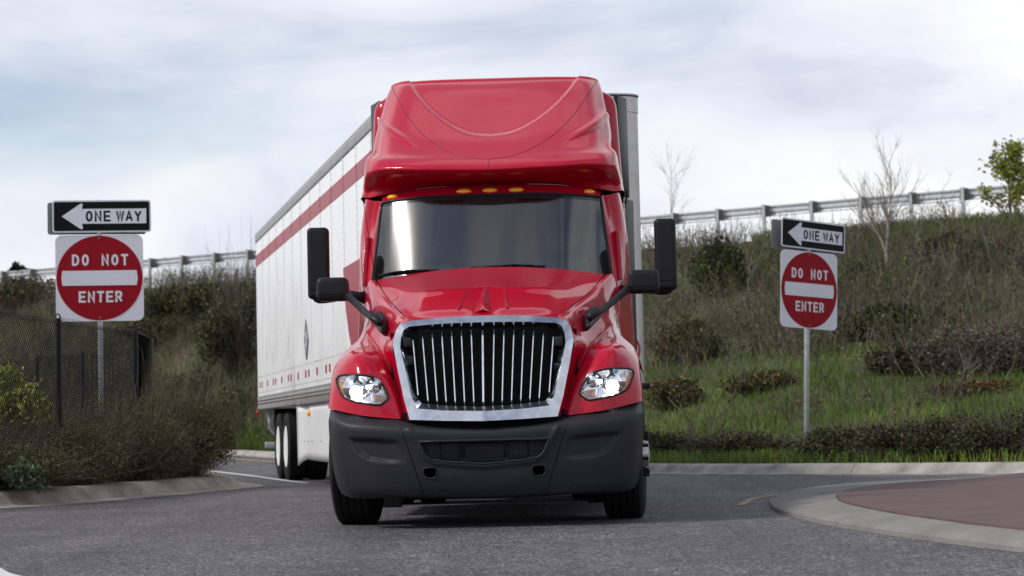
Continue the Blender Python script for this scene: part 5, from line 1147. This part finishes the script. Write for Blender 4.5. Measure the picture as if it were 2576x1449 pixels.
# ---- trees
def tree(name, label, base, height, r0, m, spread, levels, seed, leafpal=None, nleaf=0, lsize=.1, lean=(0, 0), kids=5, fork=None, up=.55, first=.3, group=None, m2=None):
    R = random.Random(seed); e_ = empty(name, base); tag(e_, label, 'tree', group); mb = MB(); trunk = MB(); tips = []
    def grow(p, d, ln, r, lev, target):
        pts = [p]; q = p.copy(); dd = d.copy(); n = 5
        for k in range(n):
            dd = (dd + Vector((R.gauss(0, .10), R.gauss(0, .10), R.gauss(0, .05) + up * .12))).normalized(); q = q + dd * (ln / n); pts.append(q.copy())
        target.tube(pts, [r * (1 - .75 * k / n) for k in range(n + 1)], 6 if lev == 0 else 4 if lev < 2 else 3, cap=False)
        if lev >= levels - 1: tips.extend(pts[2:])
        if lev < levels:
            for j in range(kids if lev else kids + 3):
                f = R.uniform(first if lev == 0 else .2, .98); i = min(n - 1, int(f * n)); b = pts[i].lerp(pts[i + 1], f * n - i); a = R.uniform(0, 6.28); sp_ = spread * R.uniform(.7, 1.3)
                t_ = (pts[i + 1] - pts[i]).normalized(); o_ = t_.orthogonal().normalized(); o_ = Matrix.Rotation(a, 3, t_) @ o_
                grow(b, (t_ * math.cos(sp_) + o_ * math.sin(sp_)).normalized(), ln * R.uniform(.38, .62) * (1.15 - .5 * f), r * (1 - .7 * f) * .5 + .002, lev + 1, mb)
    d0 = Vector((lean[0], lean[1], 1)).normalized()
    if fork:
        q = Vector((0, 0, 0)) + d0 * height * .2; trunk.tube([Vector((0, 0, -.2)), d0 * height * .1, q], [r0, r0 * .85, r0 * .75], 8)
        for fx_, fy_, hl in fork: grow(q, Vector((fx_, fy_, 1)).normalized(), height * hl, r0 * .62, 0, trunk)
    else: grow(Vector((0, 0, -.2)), d0, height, r0, 0, trunk)
    trunk.build('trunk', m, e_, smooth=True); cr = mb.build('crown', m2 or m, e_)
    if nleaf:
        tp = np.array(tips); k = rng.integers(0, len(tp), nleaf); v = Veg(); v.leaves(tp[k] + rng.normal(0, .10, (nleaf, 3)), lsize, pal(nleaf, leafpal)); v.build('foliage', e_)
    return e_
p = on_hill(2231, 700); tree('bare_birch', 'slender bare birch with white forked trunk on the slope right of the sign', p, 3.3, .05, M_BARK_W, .45, 2, 5, kids=9, up=.8, m2=M_TWIG, fork=[(-.26, 0, .62), (.04, .1, .76), (.2, -.05, .52)], first=.15)
p = at(1688, 560, 82); tree('bare_tree', 'thin leafless tree behind the guardrail just right of the trailer', (p.x, 82, 7.0), 3.4, .022, M_BARK, .6, 2, 9, kids=7, first=.3)
p = at(2400, 500, 84); tree('bare_tree', 'small round leafless tree beyond the guardrail near the green tree', (p.x, 84, 6.9), 2.6, .05, M_BARK, .75, 2, 12, kids=6, first=.3)
p = at(2300, 520, 86); tree('bare_tree', 'low leafless thicket tree beyond the guardrail behind the birch', (p.x, 86, 6.9), 2.0, .05, M_BARK, .8, 2, 14, kids=6, first=.15)
p = at(2545, 560, 70); tree('leafy_tree', 'spring green leafy tree at the right edge by the guardrail', (p.x, 70, 6.6), 2.3, .06, M_BARK, .75, 2, 21, LIME, 1700, .085, kids=7, lean=(-.05, 0), first=.15)
p = on_hill(1880, 740); tree('sapling', 'pale dead sapling stem on the brushy slope left of the right sign', p, 1.6, .006, M_BARK_W, .5, 1, 31, kids=3)
p = on_hill(2325, 690); tree('sapling', 'thin grey sapling right of the birch', p, 2.2, .007, M_BARK_W, .45, 1, 33, kids=3)
for k, (px, lb) in enumerate(((10, 'dark conifer at the far left edge beyond the guardrail'), (38, 'tallest dark conifer beyond the left guardrail'), (58, 'dark conifer next to the tallest one beyond the left guardrail'), (95, 'small dark conifer top beyond the guardrail beside the left sign'))):
    p = at(px, 690, 160); hh = (.2, 1.2, 1.0, -.3)[k]; e_ = empty('conifer', (p.x, 160, p.z - 3)); tag(e_, lb, 'tree', 'conifers beyond the left guardrail'); v = Veg(); n = 2200
    f = rng.uniform(0, 1, n) ** .7; a = rng.uniform(0, 6.28, n); rr = (1 - (1 - f)) * 1.25 * rng.uniform(.3, 1, n); P = np.stack([np.cos(a) * rr, np.sin(a) * rr, (1 - f) * (hh + 2.4)], 1); v.leaves(P, .3, pal(n, [(.018, .03, .022), (.025, .04, .028), (.012, .02, .015)]), up=-.4); v.build('crown', e_)
    MB().tube([(0, 0, -3), (0, 0, hh + 2)], [.18, .03], 6).build('trunk', M_BARK, e_)

# ---- grit on the road
gm = MB()
for k in range(170):
    px, py = random.uniform(0, 2576), random.uniform(1290, 1449); p = on_ground(px, py); r_ = random.uniform(.004, .013)
    if any((p.x - q_[0]) ** 2 + (p.y - q_[1]) ** 2 < .01 for q_ in AO[::4]) or inside(AO, np.array([p.x]), np.array([p.y]))[0]: continue
    a0_ = random.uniform(0, 6.28); gm.add([(p.x + r_ * math.cos(a0_ + i * 1.57) * random.uniform(.6, 1.2), p.y + r_ * math.sin(a0_ + i * 1.57), .001) for i in range(4)] + [(p.x + random.uniform(-.3, .3) * r_, p.y, r_ * random.uniform(.6, 1.3))], [(0, 1, 4), (1, 2, 4), (2, 3, 4), (3, 0, 4)])
tag(gm.build('road_grit', M_CRACK), 'small dark pebbles scattered on the asphalt in the foreground', 'grit', kind='stuff')
